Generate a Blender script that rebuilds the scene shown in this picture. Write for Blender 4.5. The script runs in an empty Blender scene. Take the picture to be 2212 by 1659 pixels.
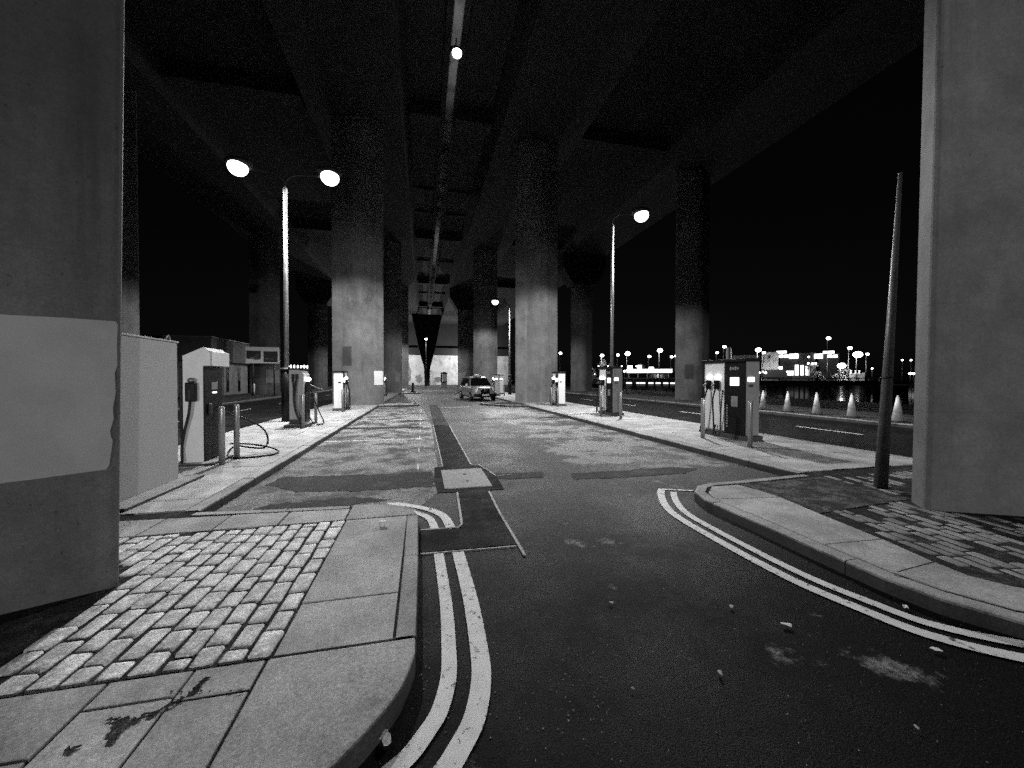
import bpy, bmesh, math, random
from mathutils import Vector, Matrix
random.seed(7)
S = bpy.context.scene
COL = S.collection
R = math.radians

# ------------------------------------------------------------------ camera
# world: x to the right of the road, y along the road, z up; camera stands at x=0, y=0
HC = 1.6
YAW = R(13.058)
PITCH = R(0.775)
cam = bpy.data.objects.new('camera', bpy.data.cameras.new('camera'))
COL.objects.link(cam)
cam.location = (0, 0, HC)
cam.rotation_euler = (R(90) - PITCH, 0, -YAW)
cam.data.sensor_width = 36
cam.data.lens = 830.4 * 36 / 2212
cam.data.clip_start = 0.05
cam.data.clip_end = 3000
S.camera = cam

# ------------------------------------------------------------------ night sky, exposure
w = bpy.data.worlds.new('World')
S.world = w
w.use_nodes = True
nt = w.node_tree
bg = nt.nodes['Background']
sky = nt.nodes.new('ShaderNodeTexSky')
sky.sky_type = 'NISHITA'
sky.sun_disc = False
sky.sun_elevation = R(12)
sky.sun_rotation = R(200)
bw = nt.nodes.new('ShaderNodeRGBToBW')
nt.links.new(sky.outputs[0], bw.inputs[0])
nt.links.new(bw.outputs[0], bg.inputs[0])
bg.inputs[1].default_value = 0.0005
S.view_settings.view_transform = 'Standard'
S.view_settings.look = 'None'
S.view_settings.exposure = 0.0
S.view_settings.gamma = 1.0
S.render.engine = 'CYCLES'
S.cycles.use_denoising = False      # keep the fine grain of a high-ISO night picture
S.cycles.max_bounces = 6
S.cycles.diffuse_bounces = 2
S.cycles.sample_clamp_indirect = 0.8
S.cycles.sample_clamp_direct = 12.0
S.cycles.caustics_reflective = False
S.cycles.caustics_refractive = False
S.render.filter_size = 1.7

LAMP_W = 4200.0

# ------------------------------------------------------------------ picture helpers
def rayv(u, v):
    """direction through a point of the photograph (2212 x 1659 wide measure)"""
    a = (u - 1106) / 830.4
    b = (829.5 - v) / 830.4
    Y = math.cos(PITCH) + b * math.sin(PITCH)
    Z = -math.sin(PITCH) + b * math.cos(PITCH)
    c, s = math.cos(YAW), math.sin(YAW)
    return Vector((a * c + Y * s, -a * s + Y * c, Z))

def gp(u, v, z=0.0):
    d = rayv(u, v)
    k = (z - HC) / d.z
    return (d.x * k, d.y * k)

def far(u, v, dist):
    d = rayv(u, v)
    h = math.hypot(d.x, d.y)
    return Vector((d.x / h * dist, d.y / h * dist, HC + d.z / h * dist))

def on_wall(u, v, p, q):
    """point of the vertical plane through ground points p, q"""
    d = rayv(u, v)
    e = Vector((q[0] - p[0], q[1] - p[1]))
    n = Vector((-e.y, e.x))
    k = (n.x * p[0] + n.y * p[1]) / (n.x * d.x + n.y * d.y)
    return Vector((d.x * k, d.y * k, HC + d.z * k))

# ------------------------------------------------------------------ materials
def new_mat(name):
    m = bpy.data.materials.new(name)
    m.use_nodes = True
    return m, m.node_tree, m.node_tree.nodes['Principled BSDF']

def grey(v):
    return (v, v, v, 1)

def N(nt, t, **kw):
    n = nt.nodes.new(t)
    for k, v in kw.items():
        setattr(n, k, v)
    return n

def math_n(nt, op, a, b=None, clamp=False):
    n = N(nt, 'ShaderNodeMath', operation=op)
    n.use_clamp = clamp
    for i, x in enumerate((a, b)):
        if x is None:
            continue
        if isinstance(x, (int, float)):
            n.inputs[i].default_value = x
        else:
            nt.links.new(x, n.inputs[i])
    return n.outputs[0]

def noise(nt, vec, scale, detail=4, rough=0.55, stretch=None):
    if stretch:
        mp = N(nt, 'ShaderNodeMapping')
        mp.inputs['Scale'].default_value = stretch
        nt.links.new(vec, mp.inputs[0])
        vec = mp.outputs[0]
    n = N(nt, 'ShaderNodeTexNoise')
    n.inputs['Scale'].default_value = scale
    n.inputs['Detail'].default_value = detail
    n.inputs['Roughness'].default_value = rough
    nt.links.new(vec, n.inputs['Vector'])
    return n.outputs['Fac']

def ramp(nt, fac, a, b, va=0.0, vb=1.0):
    n = N(nt, 'ShaderNodeMapRange')
    n.interpolation_type = 'SMOOTHSTEP'
    n.inputs['From Min'].default_value = a
    n.inputs['From Max'].default_value = b
    n.inputs['To Min'].default_value = va
    n.inputs['To Max'].default_value = vb
    nt.links.new(fac, n.inputs['Value'])
    return n.outputs[0]

def mixf(nt, fac, a, b):
    n = N(nt, 'ShaderNodeMix')
    n.data_type = 'FLOAT'
    for s, x in (('Factor', fac), ('A', a), ('B', b)):
        sock = [i for i in n.inputs if i.name == s and i.type == 'VALUE'][0]
        if isinstance(x, (int, float)):
            sock.default_value = x
        else:
            nt.links.new(x, sock)
    return [o for o in n.outputs if o.type == 'VALUE'][0]

def position(nt):
    return N(nt, 'ShaderNodeNewGeometry').outputs['Position']

def set_bump(nt, b, h, strength, dist=0.01):
    n = N(nt, 'ShaderNodeBump')
    n.inputs['Strength'].default_value = strength
    n.inputs['Distance'].default_value = dist
    nt.links.new(h, n.inputs['Height'])
    nt.links.new(n.outputs[0], b.inputs['Normal'])

def plain(name, v, rough=0.5, metal=0.0, var=0.15, scale=6.0, coat=0.0, spec=0.3):
    m, nt, b = new_mat(name)
    p = N(nt, 'ShaderNodeTexCoord').outputs['Object']
    f = noise(nt, p, scale, 5, 0.6)
    c = ramp(nt, f, 0.3, 0.7, v * (1 - var), v * (1 + var))
    nt.links.new(c, b.inputs['Base Color'])
    r = ramp(nt, noise(nt, p, scale * 2.3, 3), 0.3, 0.7, max(0, rough - 0.06), rough + 0.08)
    nt.links.new(r, b.inputs['Roughness'])
    b.inputs['Metallic'].default_value = metal
    b.inputs['Coat Weight'].default_value = coat
    b.inputs['Specular IOR Level'].default_value = spec
    return m

def emit(name, strength, v=0.8):
    m, nt, b = new_mat(name)
    b.inputs['Base Color'].default_value = grey(v)
    b.inputs['Emission Color'].default_value = grey(1)
    b.inputs['Emission Strength'].default_value = strength
    return m

def grain(nt, p, c, scale, amt):
    """fine mineral grain of the surface itself"""
    a = ramp(nt, noise(nt, p, scale, 1, 0.5), 0.28, 0.72, 1 - amt, 1 + amt)
    b = ramp(nt, noise(nt, p, scale * 0.42, 2, 0.6), 0.3, 0.7, 1 - amt * 0.55, 1 + amt * 0.55)
    return math_n(nt, 'MULTIPLY', math_n(nt, 'MULTIPLY', c, a), b)

def concrete(name, v, streak=0.5, lines=True, soot=0):
    m, nt, b = new_mat(name)
    p = position(nt)
    big = noise(nt, p, 0.55, 6, 0.62)
    fine = noise(nt, p, 24, 5, 0.7)
    st = noise(nt, p, 1.0, 6, 0.65, (3.2, 3.2, 0.16))
    c = ramp(nt, big, 0.3, 0.72, v * 0.72, v * 1.16)
    s = ramp(nt, st, 0.5, 0.78, 1.0, 1 - 0.55 * streak)
    c = math_n(nt, 'MULTIPLY', c, s)
    s2 = ramp(nt, noise(nt, p, 0.8, 5, 0.6, (5.0, 5.0, 0.1)), 0.52, 0.75, 1.0, 1 + 0.35 * streak)
    c = math_n(nt, 'MULTIPLY', c, s2)
    c = math_n(nt, 'MULTIPLY', c, ramp(nt, fine, 0.25, 0.75, 0.88, 1.1))
    sep = N(nt, 'ShaderNodeSeparateXYZ')
    nt.links.new(p, sep.inputs[0])
    h = fine
    # run-off stains of their own shape, and painted shade above a ragged edge
    mot = noise(nt, p, 2.6, 9, 0.72)
    c = math_n(nt, 'MULTIPLY', c, ramp(nt, mot, 0.32, 0.70, 0.82, 1.15))
    pit = ramp(nt, noise(nt, p, 34, 2, 0.5), 0.70, 0.74, 1.0, 0.45)
    c = math_n(nt, 'MULTIPLY', c, pit)
    blot = ramp(nt, noise(nt, p, 0.45, 7, 0.7, (1.6, 1.6, 0.7)), 0.53, 0.66, 1.0, 0.62)
    c = math_n(nt, 'MULTIPLY', c, blot)
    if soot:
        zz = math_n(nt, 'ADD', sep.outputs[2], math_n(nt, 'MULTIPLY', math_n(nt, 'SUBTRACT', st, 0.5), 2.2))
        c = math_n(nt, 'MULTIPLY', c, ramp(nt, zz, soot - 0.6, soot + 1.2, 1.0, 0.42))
    if lines:   # shutter board joints every 1.2 m of height
        fr = math_n(nt, 'FRACT', math_n(nt, 'DIVIDE', sep.outputs[2], 1.22))
        ln = math_n(nt, 'LESS_THAN', fr, 0.012)
        c = math_n(nt, 'MULTIPLY', c, math_n(nt, 'SUBTRACT', 1.0, math_n(nt, 'MULTIPLY', ln, 0.10)))
    c = grain(nt, p, c, 120, 0.14)
    nt.links.new(c, b.inputs['Base Color'])
    b.inputs['Roughness'].default_value = 0.85
    set_bump(nt, b, h, 0.35, 0.006)
    return m

def asphalt(name, dark, light, lo, hi, rough=0.6, scale=1.1, spots=0.25, regions=None, spec=0.12, older=None):
    """dark tarmac worn to light where a noise passes lo..hi; regions move the threshold"""
    m, nt, b = new_mat(name)
    p = position(nt)
    big = noise(nt, p, scale, 7, 0.68)
    agg = noise(nt, p, 95, 3, 0.7)
    agg2 = noise(nt, p, 28, 4, 0.7)
    mask = ramp(nt, big, lo, hi)
    if regions:
        sep = N(nt, 'ShaderNodeSeparateXYZ')
        nt.links.new(p, sep.inputs[0])
        tot = None
        for (x0, x1, y0, y1, amt) in regions:
            a = math_n(nt, 'MULTIPLY', ramp(nt, sep.outputs[0], x0 - 0.7, x0 + 0.5), ramp(nt, sep.outputs[0], x1 - 0.5, x1 + 0.7, 1, 0))
            c = math_n(nt, 'MULTIPLY', ramp(nt, sep.outputs[1], y0 - 1.2, y0 + 0.9), ramp(nt, sep.outputs[1], y1 - 2, y1 + 2, 1, 0))
            r = math_n(nt, 'MULTIPLY', math_n(nt, 'MULTIPLY', a, c), amt)
            tot = r if tot is None else math_n(nt, 'ADD', tot, r)
        mask = ramp(nt, math_n(nt, 'ADD', big, tot), lo, hi)
    if older:            # paler base tone beyond a certain line along the road
        sy = N(nt, 'ShaderNodeSeparateXYZ')
        nt.links.new(p, sy.inputs[0])
        yy = math_n(nt, 'ADD', sy.outputs[1], math_n(nt, 'MULTIPLY', big, 1.5))
        dark = ramp(nt, yy, older[0], older[1], dark, older[2])
    c = mixf(nt, mask, dark, light)
    c = math_n(nt, 'MULTIPLY', c, ramp(nt, agg, 0.3, 0.7, 0.45, 1.7))
    c = math_n(nt, 'MULTIPLY', c, ramp(nt, agg2, 0.3, 0.7, 0.7, 1.35))
    if spots:
        sp = ramp(nt, noise(nt, p, 60, 2, 0.5), 0.71, 0.76)
        c = math_n(nt, 'ADD', c, math_n(nt, 'MULTIPLY', sp, spots * light))
    c = grain(nt, p, c, 190, 0.5)
    nt.links.new(c, b.inputs['Base Color'])
    b.inputs['Specular IOR Level'].default_value = spec
    nt.links.new(ramp(nt, big, 0.35, 0.7, rough - 0.12, rough + 0.15), b.inputs['Roughness'])
    set_bump(nt, b, agg, 0.55, 0.008)
    return m

def stone(name, v, var=0.3, rough=0.7, scale=2.2, speck=0.3, grimy_sides=False):
    m, nt, b = new_mat(name)
    p = position(nt)
    f = noise(nt, p, scale, 7, 0.65)
    g = noise(nt, p, 70, 3, 0.7)
    oi = N(nt, 'ShaderNodeNewGeometry').outputs['Random Per Island']
    c = ramp(nt, f, 0.32, 0.7, v * (1 - var), v * (1 + var))
    c = math_n(nt, 'MULTIPLY', c, ramp(nt, g, 0.3, 0.7, 1 - speck * 0.5, 1 + speck * 0.5))
    c = math_n(nt, 'MULTIPLY', c, ramp(nt, oi, 0.0, 1.0, 0.88, 1.1))
    st = ramp(nt, noise(nt, p, 3.5, 6, 0.7), 0.57, 0.75, 1, 0.66)
    c = math_n(nt, 'MULTIPLY', c, st)
    b.inputs['Specular IOR Level'].default_value = 0.2
    fine = ramp(nt, noise(nt, p, 55, 5, 0.75), 0.3, 0.7, 0.84, 1.16)
    c = math_n(nt, 'MULTIPLY', c, fine)
    if grimy_sides:      # upright faces of the kerb stones made darker
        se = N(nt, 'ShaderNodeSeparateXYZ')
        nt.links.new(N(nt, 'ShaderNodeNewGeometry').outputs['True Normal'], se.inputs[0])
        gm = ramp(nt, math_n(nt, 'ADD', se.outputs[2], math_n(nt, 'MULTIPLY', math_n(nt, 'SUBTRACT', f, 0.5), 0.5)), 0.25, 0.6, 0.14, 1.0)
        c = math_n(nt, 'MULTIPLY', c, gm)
    c = grain(nt, p, c, 170, 0.18)
    nt.links.new(c, b.inputs['Base Color'])
    b.inputs['Roughness'].default_value = rough
    set_bump(nt, b, g, 0.4, 0.006)
    return m

def paint(name, v, under, wear=0.60):
    m, nt, b = new_mat(name)
    p = position(nt)
    f = noise(nt, p, 16, 6, 0.75)
    g = noise(nt, p, 2.0, 4)
    k = math_n(nt, 'ADD', f, math_n(nt, 'MULTIPLY', math_n(nt, 'SUBTRACT', g, 0.5), 0.25))
    mask = ramp(nt, k, wear, wear + 0.05)
    base = ramp(nt, noise(nt, p, 7, 4), 0.3, 0.7, v * 0.82, v)
    nt.links.new(mixf(nt, mask, base, under), b.inputs['Base Color'])
    b.inputs['Roughness'].default_value = 0.6
    set_bump(nt, b, noise(nt, p, 95, 3, 0.7), 0.35, 0.006)
    return m

def sheeting(name):
    m, nt, b = new_mat(name)
    tb = N(nt, 'ShaderNodeBsdfTranslucent')
    tb.inputs['Color'].default_value = grey(0.6)
    db = N(nt, 'ShaderNodeBsdfDiffuse')
    db.inputs['Color'].default_value = grey(0.25)
    mx = N(nt, 'ShaderNodeMixShader')
    nt.links.new(ramp(nt, noise(nt, position(nt), 0.8, 5), 0.35, 0.7, 0.1, 0.7), mx.inputs[0])
    nt.links.new(tb.outputs[0], mx.inputs[1])
    nt.links.new(db.outputs[0], mx.inputs[2])
    nt.links.new(mx.outputs[0], nt.nodes['Material Output'].inputs['Surface'])
    return m

M = dict(
    concrete=concrete('pier_concrete', 0.14, 0.8),
    sooty=concrete('sooty_pier_concrete', 0.092, 0.8, True, 2.6),  # upper part darkened in colour for light fading up the pier
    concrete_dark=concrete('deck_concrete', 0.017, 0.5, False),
    concrete_pale=concrete('abutment_concrete', 0.5, 0.35, False),
    cover_paint=plain('cover_paint', 0.27, 0.75, 0, 0.10, 2.2),
    road=asphalt('road_tarmac', 0.006, 0.24, 0.60, 0.70, 0.6, 0.9, 1.2,
                 [(2.9, 5.7, 6.2, 20, 0.15), (2.6, 5.6, 6.9, 10.5, 0.04), (0.5, 5.6, 17, 60, 0.06)], 0.07, (2.8, 6.4, 0.085)),
    bay=asphalt('worn_bay_tarmac', 0.055, 0.22, 0.40, 0.58, 0.7, 1.3, 0.3, None, 0.1),
    trench=asphalt('fresh_trench_tarmac', 0.007, 0.03, 0.58, 0.76, 0.7, 2.0, 1.6, None, 0.06),
    old_trench=asphalt('old_trench_tarmac', 0.022, 0.07, 0.48, 0.66, 0.7, 2.0, 0.5, None, 0.08),
    lane=asphalt('side_lane_tarmac', 0.014, 0.028, 0.5, 0.7, 0.75, 0.7, 0.2, None, 0.04),
    ground=asphalt('yard_tarmac', 0.007, 0.018, 0.5, 0.7, 0.8, 0.4, 0.2, None, 0.02),
    rough_fill=asphalt('gravelly_infill', 0.035, 0.12, 0.42, 0.62, 0.85, 5.0, 0.7, None, 0.05),
    slab=stone('paving_slab', 0.41, 0.30),
    kerb=stone('kerb_granite', 0.36, 0.22, 0.7, 3.0, 0.4, True),
    sett=stone('granite_sett', 0.68, 0.34, 0.6, 11.0, 0.8),
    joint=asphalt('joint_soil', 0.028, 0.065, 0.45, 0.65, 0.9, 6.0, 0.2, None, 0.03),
    line=paint('line_paint', 0.80, 0.05, 0.585),
    line_worn=paint('worn_line_paint', 0.62, 0.14, 0.55),
    sealant=paint('seam_sealant', 0.42, 0.08, 0.52),
    iron=plain('cover_plate_iron', 0.26, 0.6, 0.0, 0.2, 9),
    steel=plain('brushed_steel', 0.55, 0.34, 0.7, 0.04, 12),
    galv=plain('galvanised_steel', 0.22, 0.42, 0.6, 0.12, 3),
    black=plain('black_plastic', 0.007, 0.4, 0, 0.2, 8, 0, 0.12),
    rubber=plain('cable_rubber', 0.010, 0.5, 0, 0.2, 10),
    white=plain('white_casing', 0.74, 0.4, 0, 0.05, 3),
    casing=plain('grey_casing', 0.22, 0.45, 0, 0.1, 4),
    cabinet=plain('cabinet_paint', 0.40, 0.55, 0, 0.10, 110),
    silver=plain('car_paint', 0.42, 0.28, 0.45, 0.05, 3, 1.0),
    glass=plain('dark_glass', 0.008, 0.05, 0, 0.1, 3),
    dark=plain('dark_paint', 0.02, 0.5, 0, 0.2, 5),
    mid=plain('mid_grey_paint', 0.05, 0.6, 0, 0.2, 1.5),
    wall=plain('rendered_wall', 0.17, 0.8, 0, 0.25, 0.7),
    cone=plain('cone_plastic', 0.6, 0.5, 0, 0.1, 8),
    sleeve=plain('reflective_sleeve', 0.85, 0.45, 0, 0.05, 8),
    paper=plain('pale_paper', 0.75, 0.7, 0, 0.1, 20),
    leaf=plain('dry_leaf', 0.40, 0.7, 0, 0.25, 30),
    lens=emit('lit_lantern', 6.0),
    lens_far=emit('lit_far_lantern', 14.0),
    screen=emit('lit_screen', 2.2),
    led=emit('lit_indicator', 6.0),
    window=emit('lit_window', 1.6),  # also used for the water reflections along the quay wall
    sign_lit=emit('lit_sign', 5.0),
    pole=plain('weathered_pole', 0.13, 0.45, 0.3, 0.2, 4),
    mid_grit=plain('grit', 0.22, 0.8, 0, 0.4, 40),
    dirty_sett=stone('dirty_sett', 0.28, 0.35, 0.8, 4.0, 0.5),
    gutter=sheeting('translucent_gutter'),
    repair=concrete('repair_mortar', 0.06, 0.3, False),
    foliage=plain('night_foliage', 0.14, 0.7, 0, 0.4, 2),
)

# ------------------------------------------------------------------ mesh helpers
class MB:
    def __init__(s):
        s.bm = bmesh.new()

    def box(s, c, d, bevel=0.0, rot=None, seg=2):
        b = bmesh.new()
        bmesh.ops.create_cube(b, size=1)
        bmesh.ops.scale(b, vec=d, verts=b.verts)
        if bevel:
            bmesh.ops.bevel(b, geom=b.edges[:], offset=bevel, segments=seg, affect='EDGES', profile=0.5)
        mt = Matrix.Translation(c)
        if rot:
            mt = mt @ rot
        b.transform(mt)
        s._add(b)
        return s

    def _add(s, b, smooth=False):
        me = bpy.data.meshes.new('tmp')
        if smooth:
            for f in b.faces:
                f.smooth = True
        b.to_mesh(me)
        b.free()
        s.bm.from_mesh(me)
        bpy.data.meshes.remove(me)

    def prism(s, poly, z0, z1, axis='z', bevel=0.0):
        """polygon extruded along an axis; for axis y the polygon is (x,z), for x it is (y,z)"""
        b = bmesh.new()
        def P(p, t):
            if axis == 'z':
                return (p[0], p[1], t)
            if axis == 'y':
                return (p[0], t, p[1])
            return (t, p[0], p[1])
        lo = [b.verts.new(P(p, z0)) for p in poly]
        hi = [b.verts.new(P(p, z1)) for p in poly]
        n = len(poly)
        b.faces.new(lo)
        b.faces.new(hi)
        for i in range(n):
            b.faces.new((lo[i], lo[(i + 1) % n], hi[(i + 1) % n], hi[i]))
        bmesh.ops.recalc_face_normals(b, faces=b.faces[:])
        if bevel:
            bmesh.ops.bevel(b, geom=b.edges[:], offset=bevel, segments=2, affect='EDGES', profile=0.5)
        s._add(b)
        return s

    def sheet(s, poly, z):
        vs = [s.bm.verts.new((p[0], p[1], z)) for p in poly]
        f = s.bm.faces.new(vs)
        f.normal_update()
        if f.normal.z < 0:
            f.normal_flip()
        return s

    def quad(s, pts):
        s.bm.faces.new([s.bm.verts.new(p) for p in pts])
        return s

    def cyl(s, p0, p1, r0, r1=None, seg=16, smooth=True, caps=True):
        r1 = r0 if r1 is None else r1
        p0, p1 = Vector(p0), Vector(p1)
        b = bmesh.new()
        bmesh.ops.create_cone(b, cap_ends=caps, segments=seg, radius1=r0, radius2=r1, depth=(p1 - p0).length)
        q = Vector((0, 0, 1)).rotation_difference((p1 - p0).normalized())
        b.transform(Matrix.Translation((p0 + p1) / 2) @ q.to_matrix().to_4x4())
        if smooth:
            for f in b.faces:
                f.smooth = len(f.verts) == 4
        s._add(b)
        return s

    def lathe(s, prof, c=(0, 0, 0), seg=20, smooth=True):
        b = bmesh.new()
        rings = []
        for r, z in prof:
            rings.append([b.verts.new((c[0] + r * math.cos(2 * math.pi * i / seg), c[1] + r * math.sin(2 * math.pi * i / seg), c[2] + z)) for i in range(seg)])
        for a, d in zip(rings, rings[1:]):
            for i in range(seg):
                b.faces.new((a[i], a[(i + 1) % seg], d[(i + 1) % seg], d[i]))
        if prof[0][0] > 1e-4:
            b.faces.new(rings[0][::-1])
        if prof[-1][0] > 1e-4:
            b.faces.new(rings[-1])
        bmesh.ops.remove_doubles(b, verts=b.verts[:], dist=1e-5)
        bmesh.ops.recalc_face_normals(b, faces=b.faces[:])
        if smooth:
            for f in b.faces:
                f.smooth = len(f.verts) < 5
        s._add(b)
        return s

    def ell(s, c, r, seg=16, rings=10):
        b = bmesh.new()
        bmesh.ops.create_uvsphere(b, u_segments=seg, v_segments=rings, radius=1)
        bmesh.ops.scale(b, vec=r, verts=b.verts)
        b.transform(Matrix.Translation(c))
        s._add(b, True)
        return s

    def tube(s, pts, r, seg=10, res=8):
        pts = [Vector(p) for p in pts]
        P = []
        n = len(pts)
        for i in range(n - 1):
            a, b_, c, d = pts[max(i - 1, 0)], pts[i], pts[i + 1], pts[min(i + 2, n - 1)]
            for k in range(res):
                t = k / res
                P.append(0.5 * ((2 * b_) + (c - a) * t + (2 * a - 5 * b_ + 4 * c - d) * t * t + (3 * b_ - a - 3 * c + d) * t ** 3))
        P.append(pts[-1])
        b = bmesh.new()
        prev = None
        up = Vector((0.31, 0.2, 0.93)).normalized()
        for i, p in enumerate(P):
            t = (P[min(i + 1, len(P) - 1)] - P[max(i - 1, 0)]).normalized()
            x = up.cross(t)
            if x.length < 1e-3:
                x = Vector((1, 0, 0)).cross(t)
            x.normalize()
            y = t.cross(x)
            up = y.cross(x) * -1 if False else t.cross(x).cross(t) * -1 if False else up
            ring = [b.verts.new(p + r * (math.cos(2 * math.pi * k / seg) * x + math.sin(2 * math.pi * k / seg) * y)) for k in range(seg)]
            if prev:
                for k in range(seg):
                    b.faces.new((prev[k], prev[(k + 1) % seg], ring[(k + 1) % seg], ring[k]))
            else:
                b.faces.new(ring[::-1])
            prev = ring
        b.faces.new(prev)
        s._add(b, True)
        return s

    def build(s, name, mat, parent=None):
        me = bpy.data.meshes.new(name)
        s.bm.to_mesh(me)
        s.bm.free()
        me.materials.append(mat)
        o = bpy.data.objects.new(name, me)
        COL.objects.link(o)
        if parent is not None:
            o.parent = parent
        return o

def thing(name, label, cat, loc=(0, 0, 0), rz=0.0, group=None):
    o = bpy.data.objects.new(name, None)
    o.empty_display_size = 0.2
    COL.objects.link(o)
    o.location = loc
    o.rotation_euler = (0, 0, rz)
    return tag(o, label, cat, group)

def tag(o, label, cat, group=None):
    o['label'] = label
    o['category'] = cat
    if group:
        o['group'] = group
    return o

def struct(name, mb, mat):
    o = mb.build(name, mat)
    o['kind'] = 'structure'
    return o

def copy_tree(o, parent=None):
    c = o.copy()
    COL.objects.link(c)
    if parent is not None:
        c.parent = parent
    for ch in list(o.children):
        copy_tree(ch, c)
    return c

def spot(name, loc, parent, power, size=160, blend=0.12, radius=0.14, rot=(0, 0, 0)):
    l = bpy.data.lights.new(name, 'SPOT')
    l.energy = power
    l.spot_size = R(size)
    l.spot_blend = blend
    l.shadow_soft_size = radius
    o = bpy.data.objects.new(name, l)
    COL.objects.link(o)
    o.location = loc
    o.rotation_euler = rot
    o.parent = parent
    return o

# ------------------------------------------------------------------ ground and roads
PZ = 0.12                                                    # pavement height
def rect(x0, x1, y0, y1):
    return [(x0, y0), (x1, y0), (x1, y1), (x0, y1)]

struct('ground', MB().sheet(rect(-330, 330, -60, 330), -0.02), M['ground'])
struct('road', MB().sheet(rect(-2.6, 5.9, -25, 110), 0.0), M['road'])
lanes = MB().sheet(rect(-11.75, -5.2, -25, 110), 0.0)
lanes.sheet(rect(8.85, 15.35, -25, 110), 0.0)
struct('side_road', lanes, M['lane'])
bays = MB()
bays.sheet([(-2.5, 4.7), (-0.12, 4.7), (0.25, 5.6), (0.28, 13.4), (-0.05, 22.7), (-2.5, 22.7)], 0.004)
bays.sheet([(-2.5, 24.4), (-0.2, 24.4), (-0.1, 42), (-2.5, 42)], 0.004)
struct('parking_bay_surface', bays, M['bay'])
tr = MB()
tr.sheet([(-0.03, 3.6), (0.87, 3.57), (0.87, 4.04), (0.90, 5.42), (1.14, 5.42), (1.16, 6.02), (1.07, 6.62), (1.0, 7.0), (0.84, 7.05), (0.86, 13.3),
          (0.36, 13.4), (0.36, 7.02), (0.20, 7.02), (0.17, 6.0), (0.2, 5.45), (0.48, 5.43), (0.39, 4.09), (-0.03, 4.12)], 0.010)
struct('trench_patch', tr, M['trench'])
def jag(poly, amp, seed, step=0.09):
    rnd = random.Random(seed)
    out = []
    for a, b in zip(poly, poly[1:] + poly[:1]):
        a, b = Vector(a), Vector(b)
        n = max(1, int((b - a).length / step))
        nn = Vector((-(b - a).y, (b - a).x)).normalized()
        for k in range(n):
            q = a.lerp(b, k / n) + nn * rnd.uniform(-amp, amp)
            out.append((q.x, q.y))
    return out
otr = MB()
otr.sheet(jag([(-1.75, 5.95), (-0.9, 5.80), (0.17, 5.78), (0.15, 6.72), (-0.8, 6.75), (-2.2, 6.9), (-2.3, 6.45)], 0.035, 1), 0.008)
otr.sheet(jag([(1.17, 5.98), (1.9, 5.92), (2.0, 6.3), (1.16, 6.36)], 0.02, 2), 0.005)
otr.sheet(jag([(2.35, 5.72), (3.2, 5.62), (4.3, 5.66), (4.75, 5.9), (4.4, 6.12), (3.3, 6.06), (2.4, 6.08)], 0.03, 3), 0.005)
otr.sheet(jag([(-2.45, 13.0), (-0.1, 12.75), (-0.1, 13.2), (-2.45, 13.4)], 0.03, 4), 0.008)  # shadow band across the bay, laid as a strip of darker tarmac
otr.sheet(rect(0.36, 0.86, 13.45, 24), 0.008)
otr.sheet(jag([(-2.1, 5.1), (-1.0, 5.15), (-0.4, 5.3), (-0.9, 5.5), (-1.9, 5.45)], 0.04, 5), 0.007)
struct('old_trench_patch', otr, M['old_trench'])

def ribbon(mb, pts, wd, z, off=0.0):
    pts = [Vector((p[0], p[1])) for p in pts]
    L, Rr = [], []
    for i, p in enumerate(pts):
        t = (pts[min(i + 1, len(pts) - 1)] - pts[max(i - 1, 0)]).normalized()
        n = Vector((t.y, -t.x))
        L.append(p + n * (off - wd / 2))
        Rr.append(p + n * (off + wd / 2))
    vl = [mb.bm.verts.new((p.x, p.y, z)) for p in L]
    vr = [mb.bm.verts.new((p.x, p.y, z)) for p in Rr]
    for i in range(len(pts) - 1):
        f = mb.bm.faces.new((vl[i], vr[i], vr[i + 1], vl[i + 1]))
        f.normal_update()
        if f.normal.z < 0:
            f.normal_flip()

def smooth_line(pts, n=6):
    pts = [Vector((p[0], p[1])) for p in pts]
    out = []
    for i in range(len(pts) - 1):
        a, b, c, d = pts[max(i - 1, 0)], pts[i], pts[i + 1], pts[min(i + 2, len(pts) - 1)]
        for k in range(n):
            t = k / n
            out.append(0.5 * ((2 * b) + (c - a) * t + (2 * a - 5 * b + 4 * c - d) * t * t + (3 * b - a - 3 * c + d) * t ** 3))
    out.append(pts[-1])
    return [(p.x, p.y) for p in out]

# double lines at the left build-out: near run and the curved run beyond the trench
near_l = smooth_line([(0.31, 3.56), (0.33, 2.78), (0.32, 2.28), (0.30, 2.02), (0.24, 1.8), (0.16, 1.66), (0.02, 1.5), (-0.3, 1.3)])
far_l = smooth_line([(0.29, 4.1), (0.23, 4.5), (0.06, 4.78), (-0.26, 5.04), (-0.45, 5.1)])
right_l = smooth_line([(3.36, 4.9), (3.22, 4.72), (2.98, 4.28), (2.86, 3.85), (2.83, 3.1), (2.85, 2.45), (2.95, 2.02), (3.07, 1.71), (3.38, 1.42), (3.8, 1.2), (4.6, 1.0)])
ml = MB()
ribbon(ml, near_l, 0.105, 0.009)
ribbon(ml, near_l, 0.085, 0.009, 0.175)
ribbon(ml, far_l, 0.10, 0.009)
ribbon(ml, far_l[:-4], 0.085, 0.009, -0.165)
ribbon(ml, right_l, 0.095, 0.009)
ribbon(ml, right_l[3:], 0.085, 0.009, -0.165)
ribbon(ml, [(3.36, 4.9), (3.62, 4.78), (3.75, 4.73)], 0.05, 0.0095)
struct('double_line_marking', ml, M['line'])
mb = MB()
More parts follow.
